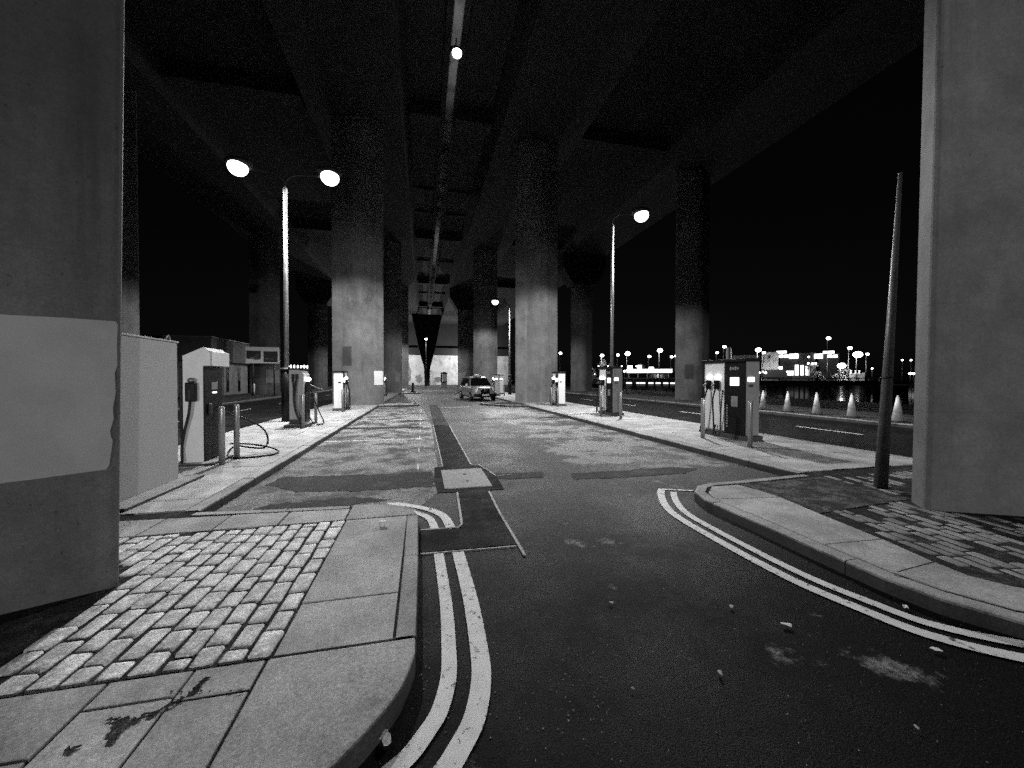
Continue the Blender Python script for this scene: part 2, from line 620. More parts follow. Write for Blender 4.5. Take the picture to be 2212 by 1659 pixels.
for y, t in ((10.5, 0.09), (15.4, 0.09), (19.6, 0.09)):
    mb.sheet(rect(-2.42, -0.18, y - t / 2, y + t / 2), 0.009)
    mb.sheet(rect(-0.17, -0.03, y - 0.13, y + 0.13), 0.009)
for k in range(9):
    y0_ = 6.9 + k * 1.7
    mb.sheet(rect(-0.105, -0.075, y0_, y0_ + random.uniform(0.3, 0.9)), 0.0085)
for y in (22.3, 27.0, 31.5):
    mb.sheet(rect(3.5, 5.6, y - 1.2, y - 1.1), 0.009)
mb.sheet([(1.0, 21.5), (2.6, 21.6), (2.6, 21.85), (1.0, 21.8)], 0.009)
struct('bay_marking', mb, M['line_worn'])
cm = MB()
for y in range(-10, 100, 6):
    cm.sheet(rect(-8.95, -8.85, y + 1.0, y + 3.0), 0.009)
    cm.sheet(rect(12.15, 12.27, y + 0.4, y + 2.4), 0.009)
struct('centre_line_marking', cm, M['line'])
sm = MB()
ribbon(sm, [(0.905, 5.35), (0.885, 4.5), (0.89, 3.6), (0.89, 3.32)], 0.028, 0.014)
ribbon(sm, [(-0.03, 3.565), (0.86, 3.53)], 0.02, 0.014)
ribbon(sm, [(-0.03, 4.135), (0.37, 4.12), (0.41, 4.2), (0.465, 5.4)], 0.028, 0.014)
ribbon(sm, [(0.875, 13.3), (0.865, 7.1), (1.0, 7.06), (1.1, 6.6), (1.16, 6.18), (1.4, 6.2)], 0.024, 0.014)
ribbon(sm, [(0.345, 13.4), (0.345, 7.05)], 0.022, 0.014)
struct('seam_sealant', sm, M['sealant'])

# ------------------------------------------------------------------ pavements
def clean(poly):
    return [tuple(p) for p in poly]

def kerb_run(mb, pts, inward, wd=0.15, stone_l=0.92, top=PZ, seed=1):
    """kerb stones laid along a polyline; inward = +1 keeps them on the left of the run"""
    rnd = random.Random(seed)
    pts = [Vector(p) for p in pts]
    # resample
    seq = [pts[0]]
    for a, b in zip(pts, pts[1:]):
        n = max(1, int((b - a).length / 0.12))
        for k in range(1, n + 1):
            seq.append(a.lerp(b, k / n))
    acc = 0.0
    cur = [seq[0]]
    chunks = []
    for a, b in zip(seq, seq[1:]):
        acc += (b - a).length
        cur.append(b)
        if acc >= stone_l:
            chunks.append(cur)
            cur = [b]
            acc = 0.0
    if len(cur) > 1:
        chunks.append(cur)
    for ch in chunks:
        dz = rnd.uniform(-0.004, 0.004)
        dn = rnd.uniform(-0.006, 0.006)
        prof = [(0.0, -0.06), (0.0, top - 0.022), (0.006, top - 0.008), (0.022, top), (wd - 0.006, top), (wd, top - 0.006), (wd, -0.06)]
        rows = []
        m = len(ch)
        for i, p in enumerate(ch):
            t = (ch[min(i + 1, m - 1)] - ch[max(i - 1, 0)]).normalized()
            n = Vector((-t.y, t.x)) * inward
            q = p
            if i == 0:
                q = p + t * 0.004
            if i == m - 1:
                q = p - t * 0.004
            rows.append([mb.bm.verts.new((q.x + n.x * (o + dn), q.y + n.y * (o + dn), z + (dz if z > 0 else 0))) for o, z in prof])
        for a, b in zip(rows, rows[1:]):
            for k in range(len(prof) - 1):
                f = (a[k], a[k + 1], b[k + 1], b[k])
                mb.bm.faces.new(f if inward > 0 else f[::-1])
        mb.bm.faces.new(rows[0] if inward < 0 else rows[0][::-1])
        mb.bm.faces.new(rows[-1] if inward > 0 else rows[-1][::-1])

def slab_poly(mb, poly, z=PZ, gap=0.004, th=0.04, bev=0.004):
    c = sum((Vector(p) for p in poly), Vector((0, 0))) / len(poly)
    out = []
    n = len(poly)
    dz = random.uniform(-0.003, 0.003)
    tilt = Vector((random.uniform(-0.003, 0.003), random.uniform(-0.003, 0.003)))
    def ins(g):
        r = []
        for i in range(n):
            a, b, d = Vector(poly[i - 1]), Vector(poly[i]), Vector(poly[(i + 1) % n])
            e1 = (b - a).normalized(); e2 = (d - b).normalized()
            n1 = Vector((-e1.y, e1.x)); n2 = Vector((-e2.y, e2.x))
            k = 1 + n1.dot(n2)
            r.append(b + (n1 + n2) * (g / max(k, 0.4)))
        return r
    area = sum(poly[i - 1][0] * poly[i][1] - poly[i][0] * poly[i - 1][1] for i in range(n))
    if area < 0:
        poly = poly[::-1]
    o = ins(gap)
    i_ = ins(gap + bev)
    zz = lambda p, z0: z0 + dz + (p - c).dot(tilt)
    v0 = [mb.bm.verts.new((p.x, p.y, z - th)) for p in o]
    v1 = [mb.bm.verts.new((p.x, p.y, zz(p, z - bev))) for p in o]
    v2 = [mb.bm.verts.new((p.x, p.y, zz(p, z))) for p in i_]
    for i in range(n):
        j = (i + 1) % n
        mb.bm.faces.new((v0[i], v0[j], v1[j], v1[i]))
        mb.bm.faces.new((v1[i], v1[j], v2[j], v2[i]))
    mb.bm.faces.new(v2)

def grid_slabs(mb, x0, x1, y0, y1, wx, wy):
    x = x0
    col = 0
    while x < x1 - 0.02:
        xe = min(x + wx, x1)
        if x1 - xe < 0.12:
            xe = x1
        y = y0 - (wy * 0.5 if col % 2 else 0)
        while y < y1 - 0.02:
            a, b = max(y, y0), min(y + wy, y1)
            if b - a > 0.05:
                slab_poly(mb, rect(x, xe, a, b))
            y += wy
        x = xe
        col += 1

JZ = PZ - 0.014
# left: near build-out with setts, island beyond, build-outs at the pier rows
out_l = [(-2.45, 4.95), (-1.63, 4.86), (-0.82, 4.80), (-0.45, 4.76), (-0.25, 4.64), (-0.11, 4.40), (-0.06, 4.04), (-0.04, 2.19), (-0.07, 2.02), (-0.16, 1.80), (-0.30, 1.58), (-0.62, 1.32), (-1.3, 1.12), (-3.0, 1.0), (-9, 1.0)]
base = MB()
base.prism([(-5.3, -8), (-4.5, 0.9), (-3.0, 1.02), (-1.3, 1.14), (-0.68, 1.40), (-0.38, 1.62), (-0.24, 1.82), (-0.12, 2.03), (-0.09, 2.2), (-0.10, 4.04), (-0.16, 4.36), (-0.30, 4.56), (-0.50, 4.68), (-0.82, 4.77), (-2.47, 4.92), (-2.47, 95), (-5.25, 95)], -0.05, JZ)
base.prism([(-2.47, 22.9), (-0.6, 22.9), (-0.25, 23.1), (-0.22, 23.9), (-0.6, 24.3), (-2.47, 24.3)], -0.05, JZ - 0.001)
base.prism([(-2.47, 42.0), (-0.6, 42.0), (-0.25, 42.3), (-0.22, 43.6), (-0.6, 44.0), (-2.47, 44.0)], -0.05, JZ - 0.001)
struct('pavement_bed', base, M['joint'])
kl = MB()
kerb_run(kl, out_l[:3], -1, 0.115, 0.95, PZ, 3)
kerb_run(kl, [(-0.055, 4.30), (-0.04, 3.2), (-0.04, 2.27)], -1, 0.115, 0.95, PZ, 3)
kl.prism([(-0.80, 2.255), (-0.045, 2.255), (-0.045, 2.12), (-0.075, 2.0), (-0.11, 1.89), (-0.16, 1.80), (-0.24, 1.69), (-0.33, 1.58), (-0.45, 1.47), (-0.62, 1.36), (-0.80, 1.28)], -0.05, PZ + 0.001, 'z', 0.014)
kl.prism([(-0.80, 4.31), (-0.062, 4.31), (-0.085, 4.40), (-0.14, 4.53), (-0.24, 4.65), (-0.40, 4.74), (-0.6, 4.785), (-0.80, 4.80)], -0.05, PZ + 0.001, 'z', 0.014)
kerb_run(kl, [(-2.45, 95), (-2.45, 44.1), (-0.6, 44.05), (-0.22, 43.7), (-0.2, 42.2), (-0.6, 41.95), (-2.45, 41.95)], -1, 0.15, 0.92, PZ, 4)
kerb_run(kl, [(-2.45, 41.9), (-2.45, 24.4), (-0.6, 24.35), (-0.22, 23.95), (-0.2, 23.1), (-0.6, 22.85), (-2.45, 22.85)], -1, 0.15, 0.92, PZ, 5)
kerb_run(kl, [(-2.45, 22.8), (-2.45, 5.0)], -1, 0.15, 0.92, PZ, 6)
kerb_run(kl, [(-5.3, 95), (-5.3, 5)], 1, 0.15, 0.92, PZ, 7)
kerb_run(kl, [(-11.75, 95), (-11.75, -10)], -1, 0.15, 0.92, PZ, 8)
struct('kerb', kl, M['kerb'])
sl = MB()
slab_poly(sl, rect(-0.785, -0.170, 2.76, 4.30), gap=0.003)
slab_poly(sl, rect(-0.785, -0.170, 2.265, 2.757), gap=0.003)
for a, b in ((-1.44, -0.81), (-2.02, -1.45), (-2.65, -2.03), (-3.3, -2.66), (-3.95, -3.31)):
    slab_poly(sl, [(a, 4.31), (b, 4.31), (b, 4.67 - 0.05 * b * 0 + 0.06 * (-b - 0.8)), (a, 4.67 + 0.06 * (-a - 0.8))])
for a, b, c in ((-1.13, -0.81, 2.05), (-1.49, -1.135, 2.08), (-2.05, -1.50, 1.86), (-2.7, -2.06, 1.95), (-3.4, -2.71, 1.8)):
    slab_poly(sl, rect(a, b, c + 0.003, 2.25))
    slab_poly(sl, [(a, 1.05 + 0.12 * (a < -2)), (b, 1.26 if b > -1 else 1.14), (b, c - 0.003), (a, c - 0.003)])
grid_slabs(sl, -5.14, -2.61, 5.02, 60.0, 0.63, 0.92)
grid_slabs(sl, -2.5, -0.55, 23.0, 24.2, 0.63, 0.6)
grid_slabs(sl, -2.5, -0.55, 42.1, 43.9, 0.63, 0.6)
struct('paving_slabs', sl, M['slab'])

def setts(mb, x0, x1, y0, y1, inside, px=0.133, py=0.232, z=PZ, seed=5, turn=0.0, pivot=(0, 0)):
    ct, st_ = math.cos(turn), math.sin(turn)
    def T(x, y):
        return (pivot[0] + (x - pivot[0]) * ct - (y - pivot[1]) * st_, pivot[1] + (x - pivot[0]) * st_ + (y - pivot[1]) * ct)
    rnd = random.Random(seed)
    x = x0
    while x < x1 - 0.05:
        wd = px * rnd.uniform(0.94, 1.06)
        y = y0 + rnd.uniform(-0.1, 0.0)
        while y < y1 - 0.04:
            ln = py * rnd.uniform(0.78, 1.25)
            a, b = max(y, y0), min(y + ln, y1)
            cx, cy = x + wd / 2, (a + b) / 2
            if b - a > 0.07 and inside(*T(cx, cy)):
                g = 0.0085
                X0, X1, Y0, Y1 = x + g * rnd.uniform(.9, 1.7), min(x + wd, x1) - g * rnd.uniform(.9, 1.7), a + g * rnd.uniform(.4, .9), b - g * rnd.uniform(.4, .9)
                dz = rnd.uniform(-0.009, 0.005)
                j = lambda: rnd.uniform(-0.006, 0.006)
                o = [T(X0 + j(), Y0 + j()), T(X1 + j(), Y0 + j()), T(X1 + j(), Y1 + j()), T(X0 + j(), Y1 + j())]
                c = (sum(p[0] for p in o) / 4, sum(p[1] for p in o) / 4)
                def ring(s, zz):
                    # round the corners: each corner becomes two points
                    pts = []
                    for k in range(4):
                        p, q, r_ = Vector(o[k - 1]), Vector(o[k]), Vector(o[(k + 1) % 4])
                        pts += [q.lerp(p, 0.055), q.lerp(r_, 0.09)]
                    return [mb.bm.verts.new((c[0] + (p.x - c[0]) * s, c[1] + (p.y - c[1]) * s, zz)) for p in pts]
                A, B, C = ring(1, z - 0.05), ring(0.99, z - 0.010 + dz), ring(0.94, z - 0.002 + dz)
                Dv = ring(0.7, z + 0.001 + dz)
                for u_, w_ in ((A, B), (B, C), (C, Dv)):
                    for k in range(8):
                        f = mb.bm.faces.new((u_[k], u_[(k + 1) % 8], w_[(k + 1) % 8], w_[k]))
                        f.smooth = True
                f = mb.bm.faces.new(Dv)
                f.smooth = True
            y += ln
        x += wd

PIER_L, PIER_R = (-3.535, 3.42), (6.97, 3.28)
def in_pier(x, y, c, flank):
    dx, dy = abs(x - c[0]), y - c[1]
    if dx > 1.40:
        return False
    lo = -0.80 + 0.70 * dx / 1.4
    hi = 0.80 - (0.80 - (-0.1 + flank[1])) * min(1, dx / (1.4 - flank[0]))
    if dx > 1.4 - flank[0]:
        hi = -0.1 + flank[1] * (1.4 - dx) / flank[0]
    return lo - 0.07 < dy < hi + 0.05
sb = MB()
setts(sb, -4.4, -0.79, 2.27, 4.29, lambda x, y: not in_pier(x, y, PIER_L, (0.45, 0.55)) and (x > -2.06 - 0.13 * (y - 2.3) or y > 3.5))  # setts left out along the pier's shadow edge; bare dark bed stands for shade
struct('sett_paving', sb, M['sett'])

# right: near build-out, island, far build-out, strip beyond the lane
out_r = [(5.75, 4.80), (4.3, 4.70), (3.95, 4.69), (3.70, 4.60), (3.48, 4.38), (3.37, 4.05), (3.38, 3.4), (3.36, 2.7), (3.36, 2.15), (3.42, 1.86), (3.58, 1.56), (3.95, 1.28), (4.6, 1.1), (9, 1.0)]
br = MB()
br.prism([(8.95, -8), (8.92, 95), (5.77, 95), (5.77, 4.77), (4.3, 4.67), (3.97, 4.66), (3.72, 4.57), (3.51, 4.36), (3.40, 4.03), (3.41, 3.4), (3.39, 2.7), (3.39, 2.16), (3.45, 1.88), (3.61, 1.59), (3.97, 1.31), (4.6, 1.12), (5.5, 0.9)], -0.05, JZ)
br.prism([(5.77, 24.0), (3.9, 24.0), (3.5, 23.7), (3.55, 23.0), (4.7, 21.2), (5.77, 21.0)], -0.05, JZ - 0.001)
br.prism([(5.77, 44.0), (3.9, 44.0), (3.5, 43.7), (3.55, 42.6), (4.7, 41.2), (5.77, 41.0)], -0.05, JZ - 0.001)
struct('pavement_bed', br, M['joint'])
kr = MB()
kerb_run(kr, out_r, 1, 0.13, 1.4, PZ, 13)
kerb_run(kr, [(5.75, 95), (5.75, 44.1), (3.9, 44.05), (3.45, 43.75), (3.5, 42.6), (4.7, 41.15), (5.75, 40.95), (5.75, 24.1), (3.9, 24.05), (3.45, 23.75), (3.5, 23.0), (4.7, 21.15), (5.75, 20.95), (5.75, 4.85)], 1, 0.15, 0.92, PZ, 14)
kerb_run(kr, [(8.95, 95), (8.95, -8)], -1, 0.15, 0.92, PZ, 15)
kerb_run(kr, [(15.3, 95), (15.3, -10)], 1, 0.15, 0.92, PZ, 16)
struct('kerb', kr, M['kerb'])
sr = MB()
band_o = [(3.87, 4.52), (3.62, 4.28), (3.515, 4.03), (3.525, 3.4), (3.505, 2.7), (3.505, 2.18), (3.56, 1.92), (3.70, 1.66), (4.03, 1.40)]
band_i = [(4.3, 4.52), (4.36, 4.2), (4.36, 3.91), (4.24, 3.3), (4.14, 2.67), (4.03, 2.24), (4.0, 2.02), (4.1, 1.85), (4.3, 1.66)]
for k0, k1 in ((0, 2), (2, 4), (4, 5), (5, 8)):
    slab_poly(sr, band_o[k0:k1 + 1] + band_i[k0:k1 + 1][::-1])
grid_slabs(sr, 5.92, 8.78, 4.9, 60, 0.95, 1.1)
struct('paving_slabs', sr, M['slab'])
struct('gravel_infill', MB().sheet([(4.3, 4.52), (5.88, 4.62), (5.88, 3.5), (4.28, 3.36), (4.36, 3.91), (4.36, 4.2)], PZ - 0.006), M['rough_fill'])
sb = MB()
def right_setts(x, y):
    if in_pier(x, y, PIER_R, (0.2, 0.25)) or x > 8.7 or y > 4.55 or y < 1.3:
        return False
    edge = 4.0 + 0.17 * (y - 1.75) if y > 2.0 else 4.04 + 0.4 * (2.0 - y)
    if x < edge + 0.05:
        return False
    return y < 3.42 + 0.04 * (x - 4.2) or x > 5.95 or (x > 5.1 and 3.92 < y < 4.12)
setts(sb, 3.3, 9.5, 0.6, 5.2, right_setts, 0.115, 0.25, PZ - 0.010, 9, R(-9.6), (4.24, 3.3))
struct('sett_paving', sb, M['dirty_sett'])
st = MB()
st.prism(rect(15.32, 19.5, -10, 95), -0.05, PZ - 0.004)
st.prism(rect(-17.5, -11.77, -10, 95), -0.05, PZ - 0.004)
struct('footway', st, M['rough_fill'])

# dirt on the near slabs
dm = MB()
def blob(mb, cx, cy, rx, ry, z, seed, n=40):
    rnd = random.Random(seed)
    ph = [rnd.uniform(0, 6.28) for _ in range(5)]
    pts = []
    for k in range(n):
        a = 2 * math.pi * k / n
        q = 1 + 0.22 * math.sin(2 * a + ph[0]) + 0.15 * math.sin(3 * a + ph[1]) + 0.05 * math.sin(6 * a + ph[2]) + 0.03 * math.sin(9 * a + ph[3])
        pts.append((cx + rx * q * math.cos(a), cy + ry * q * math.sin(a)))
    mb.sheet(pts, z)
rb = random.Random(4)
for (u0, v0, u1, v1, n, rr) in ((445, 1468, 415, 1500, 9, 0.013), (415, 1500, 330, 1545, 10, 0.009), (330, 1545, 262, 1572, 8, 0.012), (262, 1560, 240, 1600, 9, 0.018), (236, 1555, 285, 1562, 6, 0.011), (140, 1625, 165, 1620, 4, 0.009), (370, 1496, 520, 1494, 8, 0.005)):
    for k in range(n):
        t_ = k / (n - 1)
        x, y = gp(u0 + (u1 - u0) * t_, v0 + (v1 - v0) * t_, PZ)
        blob(dm, x + rb.gauss(0, rr * 0.5), y + rb.gauss(0, rr * 0.5), rr * rb.uniform(.7, 1.5), rr * rb.uniform(.7, 1.6), PZ + 0.0055 + 0.0002 * rb.uniform(0, 9), rb.randint(0, 999), 22)
struct('dirt_stain', dm, M['joint'])

# iron cover in the trench
mc = thing('manhole_cover', 'pale rectangular cover plate set in the dark trench patch', 'manhole cover', (0.65, 6.16, 0))
c = MB().box((0, 0, 0.008), (0.70, 1.16, 0.026), 0.006)
c.build('cover_plate', M['iron'], mc)
for yy in (-0.22, 0.2):
    MB().box((0.02, yy, 0.021), (0.05, 0.07, 0.008), 0.002).build('lifting_key', M['dark'], mc)

# ------------------------------------------------------------------ bridge
ZS, ZT = 16.2, 17.7                                          # girder soffit, slab soffit
bridge = thing('viaduct', 'wide twin concrete viaduct deck spanning overhead on rows of piers', 'viaduct', (0, 0, 0))
for (x0, x1, gx) in ((-19.0, 1.36, (-15.5, -3.57)), (1.76, 22.4, (6.97, 18.8))):
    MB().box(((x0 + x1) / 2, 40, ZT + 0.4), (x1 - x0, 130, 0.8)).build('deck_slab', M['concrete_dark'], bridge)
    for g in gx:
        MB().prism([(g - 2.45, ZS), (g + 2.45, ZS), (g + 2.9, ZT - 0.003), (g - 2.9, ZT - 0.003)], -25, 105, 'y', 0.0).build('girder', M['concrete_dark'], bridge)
    side = x1 if x0 < 0 else x0
    outer = x0 if x0 < 0 else x1
    sgn = 1 if x0 < 0 else -1
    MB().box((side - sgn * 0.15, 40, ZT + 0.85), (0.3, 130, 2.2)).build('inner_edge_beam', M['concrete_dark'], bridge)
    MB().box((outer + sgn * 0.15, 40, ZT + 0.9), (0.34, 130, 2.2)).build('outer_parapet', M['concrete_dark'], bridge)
MB().box((1.56, 40, ZT - 0.285), (0.46, 130, 0.025)).build('gap_gutter', M['gutter'], bridge)
for yb in (3.4, 23.4, 43.4, 63.4, 83.4):
    for (x0, x1) in ((-12.7, -6.4), (-0.7, 1.1), (1.9, 4.1), (9.8, 16.0)):
        MB().box(((x0 + x1) / 2, yb, ZT - 0.45), (x1 - x0, 1.0, 0.9), 0.03).build('cross_beam', M['concrete_dark'], bridge)
for yb in (13.4, 33.4, 38.0, 53.4, 73.4):
    for (x0, x1) in ((-0.7, 0.95), (2.05, 4.1)):
        MB().box(((x0 + x1) / 2, yb, ZT - 0.12), (x1 - x0, 0.35, 0.24), 0.02).build('cross_rib', M['concrete_dark'], bridge)

def pier(x, y, label, lean=0.0, head=False, flank=(0.2, 0.25), mat='concrete'):
    t = thing('bridge_pier', label, 'pier', (x, y, 0), 0, 'concrete piers under the viaduct')
    fx, fy = flank
    sec = [(0, -0.80), (1.4, -0.1), (1.4 - fx, -0.1 + fy), (0, 0.80), (-1.4 + fx, -0.1 + fy), (-1.4, -0.1)]
    b = bmesh.new()
    rings = []
    top = ZS + 0.01
    for z in (-0.1, top):
        rings.append([b.verts.new((px + lean * z, py, z)) for px, py in sec])
    for i in range(6):
        b.faces.new((rings[0][i], rings[0][(i + 1) % 6], rings[1][(i + 1) % 6], rings[1][i]))
    b.faces.new(rings[0][::-1]); b.faces.new(rings[1])
    vert = [e for e in b.edges if abs(e.verts[0].co.z - e.verts[1].co.z) > 1]
    nose = [e for e in vert if abs(e.verts[0].co.x - lean * e.verts[0].co.z) < 0.05]
    bmesh.ops.bevel(b, geom=nose, offset=0.55, segments=8, affect='EDGES', profile=0.5)
    vert = [e for e in b.edges if abs(e.verts[0].co.z - e.verts[1].co.z) > 1 and e.calc_face_angle(0) > 0.45]
    bmesh.ops.bevel(b, geom=vert, offset=0.05, segments=3, affect='EDGES', profile=0.5)
    m = MB(); m._add(b)
    m.build('shaft', M[mat], t)
    if head:
        MB().prism([(-1.5, ZS - 3.4), (1.5, ZS - 3.4), (2.7, ZS - 1.5), (2.7, ZS + 0.02), (-2.7, ZS + 0.02), (-2.7, ZS - 1.5)], -1.05, 1.05, 'y', 0.04).build('pier_head', M['concrete_dark'], t)
    return t

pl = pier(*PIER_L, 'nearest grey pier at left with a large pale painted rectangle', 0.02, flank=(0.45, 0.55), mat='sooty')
pr = pier(*PIER_R, 'nearest stained pier at far right beside the leaning pole', 0.017)
p2 = pier(-3.57, 23.4, 'brightly lit pier behind the small white charger left of the road', head=False)
p3 = pier(6.97, 23.3, 'plain lit pier right of the road behind the taxi')
p4 = pier(-3.57, 43.5, 'shaded pier half hidden behind the bright left pier')
p5 = pier(6.97, 43.5, 'lit pier directly behind the parked taxi')
p6 = pier(-3.57, 63.5, 'thin sliver of lit pier left of the white abutment')
p7 = pier(6.97, 63.5, 'dim pier between the white abutment and the taxi', head=True)
p8 = pier(-15.5, 23.6, 'unlit pier showing dark just right of the nearest left pier')
p9 = pier(-15.5, 43.5, 'outer pier behind the two panel sign with a pale painted band', head=False)
p10 = pier(-15.5, 63.5, 'outer pier with flared head left of the bright left pier', head=True)
p11 = pier(18.8, 24.0, 'outer pier lit on one side above the right hand chargers')
p12 = pier(18.7, 43.5, 'outer pier with flared head beside the distant lamps', head=True)

# pale paint covering the lower face of the near left pier, ragged at its right edge
A, B = (PIER_L[0], PIER_L[1] - 0.80), (PIER_L[0] + 1.4, PIER_L[1] - 0.1)
nrm = Vector((B[1] - A[1], -(B[0] - A[0]), 0)).normalized()
edge = [(-40, 676), (0, 680), (120, 686), (236, 694), (240, 702), (239, 745), (241, 790), (236, 806), (239, 850), (234, 880), (236, 905), (229, 930), (231, 944), (235, 952), (232, 980), (229, 1005), (222, 1014), (140, 1025), (60, 1036), (0, 1043), (-40, 1050)]
pts = [on_wall(u, v, A, B) for u, v in edge]
b = bmesh.new()
loc = Vector((PIER_L[0], PIER_L[1], 0))
lo = [b.verts.new(p - loc + nrm * 0.0 + Vector((0.02 * p.z, 0, 0)) - Vector((0.02 * p.z * 0.0, 0, 0))) for p in pts]
hi = [b.verts.new(v.co + nrm * 0.008) for v in lo]
b.faces.new(lo); b.faces.new(hi)
for i in range(len(lo)):
    b.faces.new((lo[i], lo[(i + 1) % len(lo)], hi[(i + 1) % len(lo)], hi[i]))
bmesh.ops.recalc_face_normals(b, faces=b.faces[:])
m = MB(); m._add(b)
m.build('painted_patch', M['cover_paint'], pl)

def face_panel(p, side, t0, t1, z0, z1, name, mat, th=0.03):
    """flat panel on the right (+1) or left (-1) front face of a pier, t along the face"""
    a = Vector((0, -0.80, 0)); c = Vector((1.4 * side, -0.1, 0))
    n = Vector((c.y - a.y, -(c.x - a.x), 0)).normalized()
    if n.y > 0:
        n = -n
    e = [a.lerp(c, t0), a.lerp(c, t1)]
    b = bmesh.new()
    lo, hi = [], []
    for q, z in ((e[0], z0), (e[1], z0), (e[1], z1), (e[0], z1)):
        lo.append(b.verts.new(q + Vector((0, 0, z)) + n * 0.004)); hi.append(b.verts.new(q + Vector((0, 0, z)) + n * (0.004 + th)))
    b.faces.new(lo); b.faces.new(hi)
    for i in range(4):
        b.faces.new((lo[i], lo[(i + 1) % 4], hi[(i + 1) % 4], hi[i]))
    bmesh.ops.recalc_face_normals(b, faces=b.faces[:])
    m = MB(); m._add(b)
    return m.build(name, mat, p)

face_panel(p2, 1, 0.62, 0.95, 1.25, 2.05, 'notice_board', M['white'])
face_panel(p2, -1, 0.2, 0.55, 2.35, 3.4, 'repair_patch', M['repair'], 0.012)
face_panel(p4, 1, 0.45, 0.8, 1.25, 2.3, 'notice_board', M['wall'])
face_panel(p9, 1, 0.2, 0.93, 1.2, 2.5, 'painted_patch', M['cover_paint'], 0.02)
face_panel(p11, -1, 0.25, 0.6, 1.6, 2.6, 'painted_patch', M['repair'], 0.012)
face_panel(p7, -1, 0.1, 0.9, 0.1, 2.6, 'painted_patch', M['wall'], 0.012)

# far end: white abutment, beam, upper wall and a dark forked pier
ab = thing('abutment', 'bright white painted wall closing the far end of the road', 'abutment', (1.0, 104, 0))
MB().box((0, 0, 3.9), (44, 1.0, 7.8)).build('painted_wall', M['concrete_pale'], ab)
MB().box((0, -0.4, 8.75), (44, 2.2, 1.88), 0.05).build('bearing_beam', M['dark'], ab)
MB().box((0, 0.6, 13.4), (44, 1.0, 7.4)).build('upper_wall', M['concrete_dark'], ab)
rnd = random.Random(3)
for cx, cz, rx, rz in ((-8.6, 2.4, 1.6, 1.9), (-7.2, 1.4, 2.2, 1.2), (-4.6, 3.0, 0.8, 2.4), (-2.0, 1.6, 1.1, 1.4), (3.0, 1.4, 1.2, 1.0)):
    b = bmesh.new()
    vs = [b.verts.new((cx + rx * rnd.uniform(.5, 1.15) * math.cos(a * math.pi / 9), -0.512, cz + rz * rnd.uniform(.5, 1.1) * math.sin(a * math.pi / 9))) for a in range(18)]
    b.faces.new(vs)
    m = MB(); m._add(b)
    m.build('mural_shape', M['wall'], ab)
fp = thing('forked_pier', 'dark wedge shaped pier tapering down in front of the white wall', 'pier', (0.95, 90, 0))
MB().prism([(-0.55, 0), (0.55, 0), (0.7, 4.2), (1.9, 8.6), (3.4, ZS), (-3.4, ZS), (-1.9, 8.6), (-0.7, 4.2)], -0.8, 0.8, 'y', 0.05).build('pier_body', M['concrete_dark'], fp)

# ------------------------------------------------------------------ lamps
def lantern(t, x, y, z, dirx, power, size=168, blend=0.2, lens='lens', sub=None, k=1.0):
    h = MB()
    h.ell((x, y, z + 0.17 * k), (0.42 * k, 0.31 * k, 0.16 * k))
    o = h.build('lantern', M['dark'], t)
    e = MB().ell((x + 0.03 * dirx, y, z), (0.30 * k, 0.29 * k, 0.27 * k))
    e.build('lamp_lens', M[lens], o)
    if power:
        spot('lamp_light', (x + 0.03 * dirx, y, z - 0.33), t, power, size, blend)
    return o

def street_lamp(x, y, label, arms, group='street lamps along the charging bays', power=LAMP_W, sleeve=True, top=8.05, size=168, blend=0.2):
    t = thing('street_lamp', label, 'street lamp', (x, y, PZ - 0.01), 0, group)
    MB().cyl((0, 0, 0.0), (0, 0, top), 0.078, 0.066, 20).build('post', M['galv'], t)
    if sleeve:
        s_ = MB().cyl((0, 0, 0), (0, 0, 1.8), 0.165, 0.155, 20).build('base_sleeve', M['black'], t)
        MB().lathe([(0.13, 1.8), (0.19, 1.81), (0.19, 1.86), (0.08, 1.87)], (0, 0, 0)).build('collar', M['galv'], s_)
    for ax in arms:
        d = 1 if ax > 0 else -1
        MB().tube([(0, 0, top - 0.1), (0.03 * d, 0, top + 0.25), (0.35 * d, 0, top + 0.48), (ax - 0.3 * d, 0, top + 0.53)], 0.03).build('arm', M['dark'], t)
        lantern(t, ax, 0, top + 0.54, d, power * (0.4 if len(arms) > 1 and ax < 0 else 1.0), size, blend)
    return t

street_lamp(-4.6, 14.75, 'tall steel lamp post carrying two glaring lanterns at left', (-1.4, 1.4))
street_lamp(7.9, 15.1, 'thin lamp post with one lit lantern behind the right chargers', (1.35,))
street_lamp(7.9, 35.0, 'lamp post with one lit lantern above the parked taxi', (-1.35,))
street_lamp(-4.6, 54.0, 'lamp post hidden behind the bright left pier', (1.4,), power=6500)
for mx, pw, lab in ((25.0, 30000, 'tall light mast far behind the viewpoint at right'), (-20.0, 24000, 'tall light mast far behind the viewpoint at left')):
    t = thing('light_mast', lab, 'light mast', (mx, -46, 0))  # unseen masts added to light the near piers and chargers from behind
    MB().cyl((0, 0, 0), (0, 0, 4.6), 0.14, 0.10).build('post', M['dark'], t)
    h = MB().box((0, 0.1, 4.8), (0.9, 0.25, 0.5), 0.03).build('lamp_housing', M['dark'], t)
    MB().box((0, 0.24, 4.8), (0.8, 0.02, 0.4), 0.005).build('lamp_lens', M['lens'], h)
    q = Vector((-mx + 1.5, 52, -9.2)).to_track_quat('-Z', 'Y').to_euler()
    spot('mast_light', (0, 0.5, 4.8), t, pw, 28, 0.35, 0.25, tuple(q))

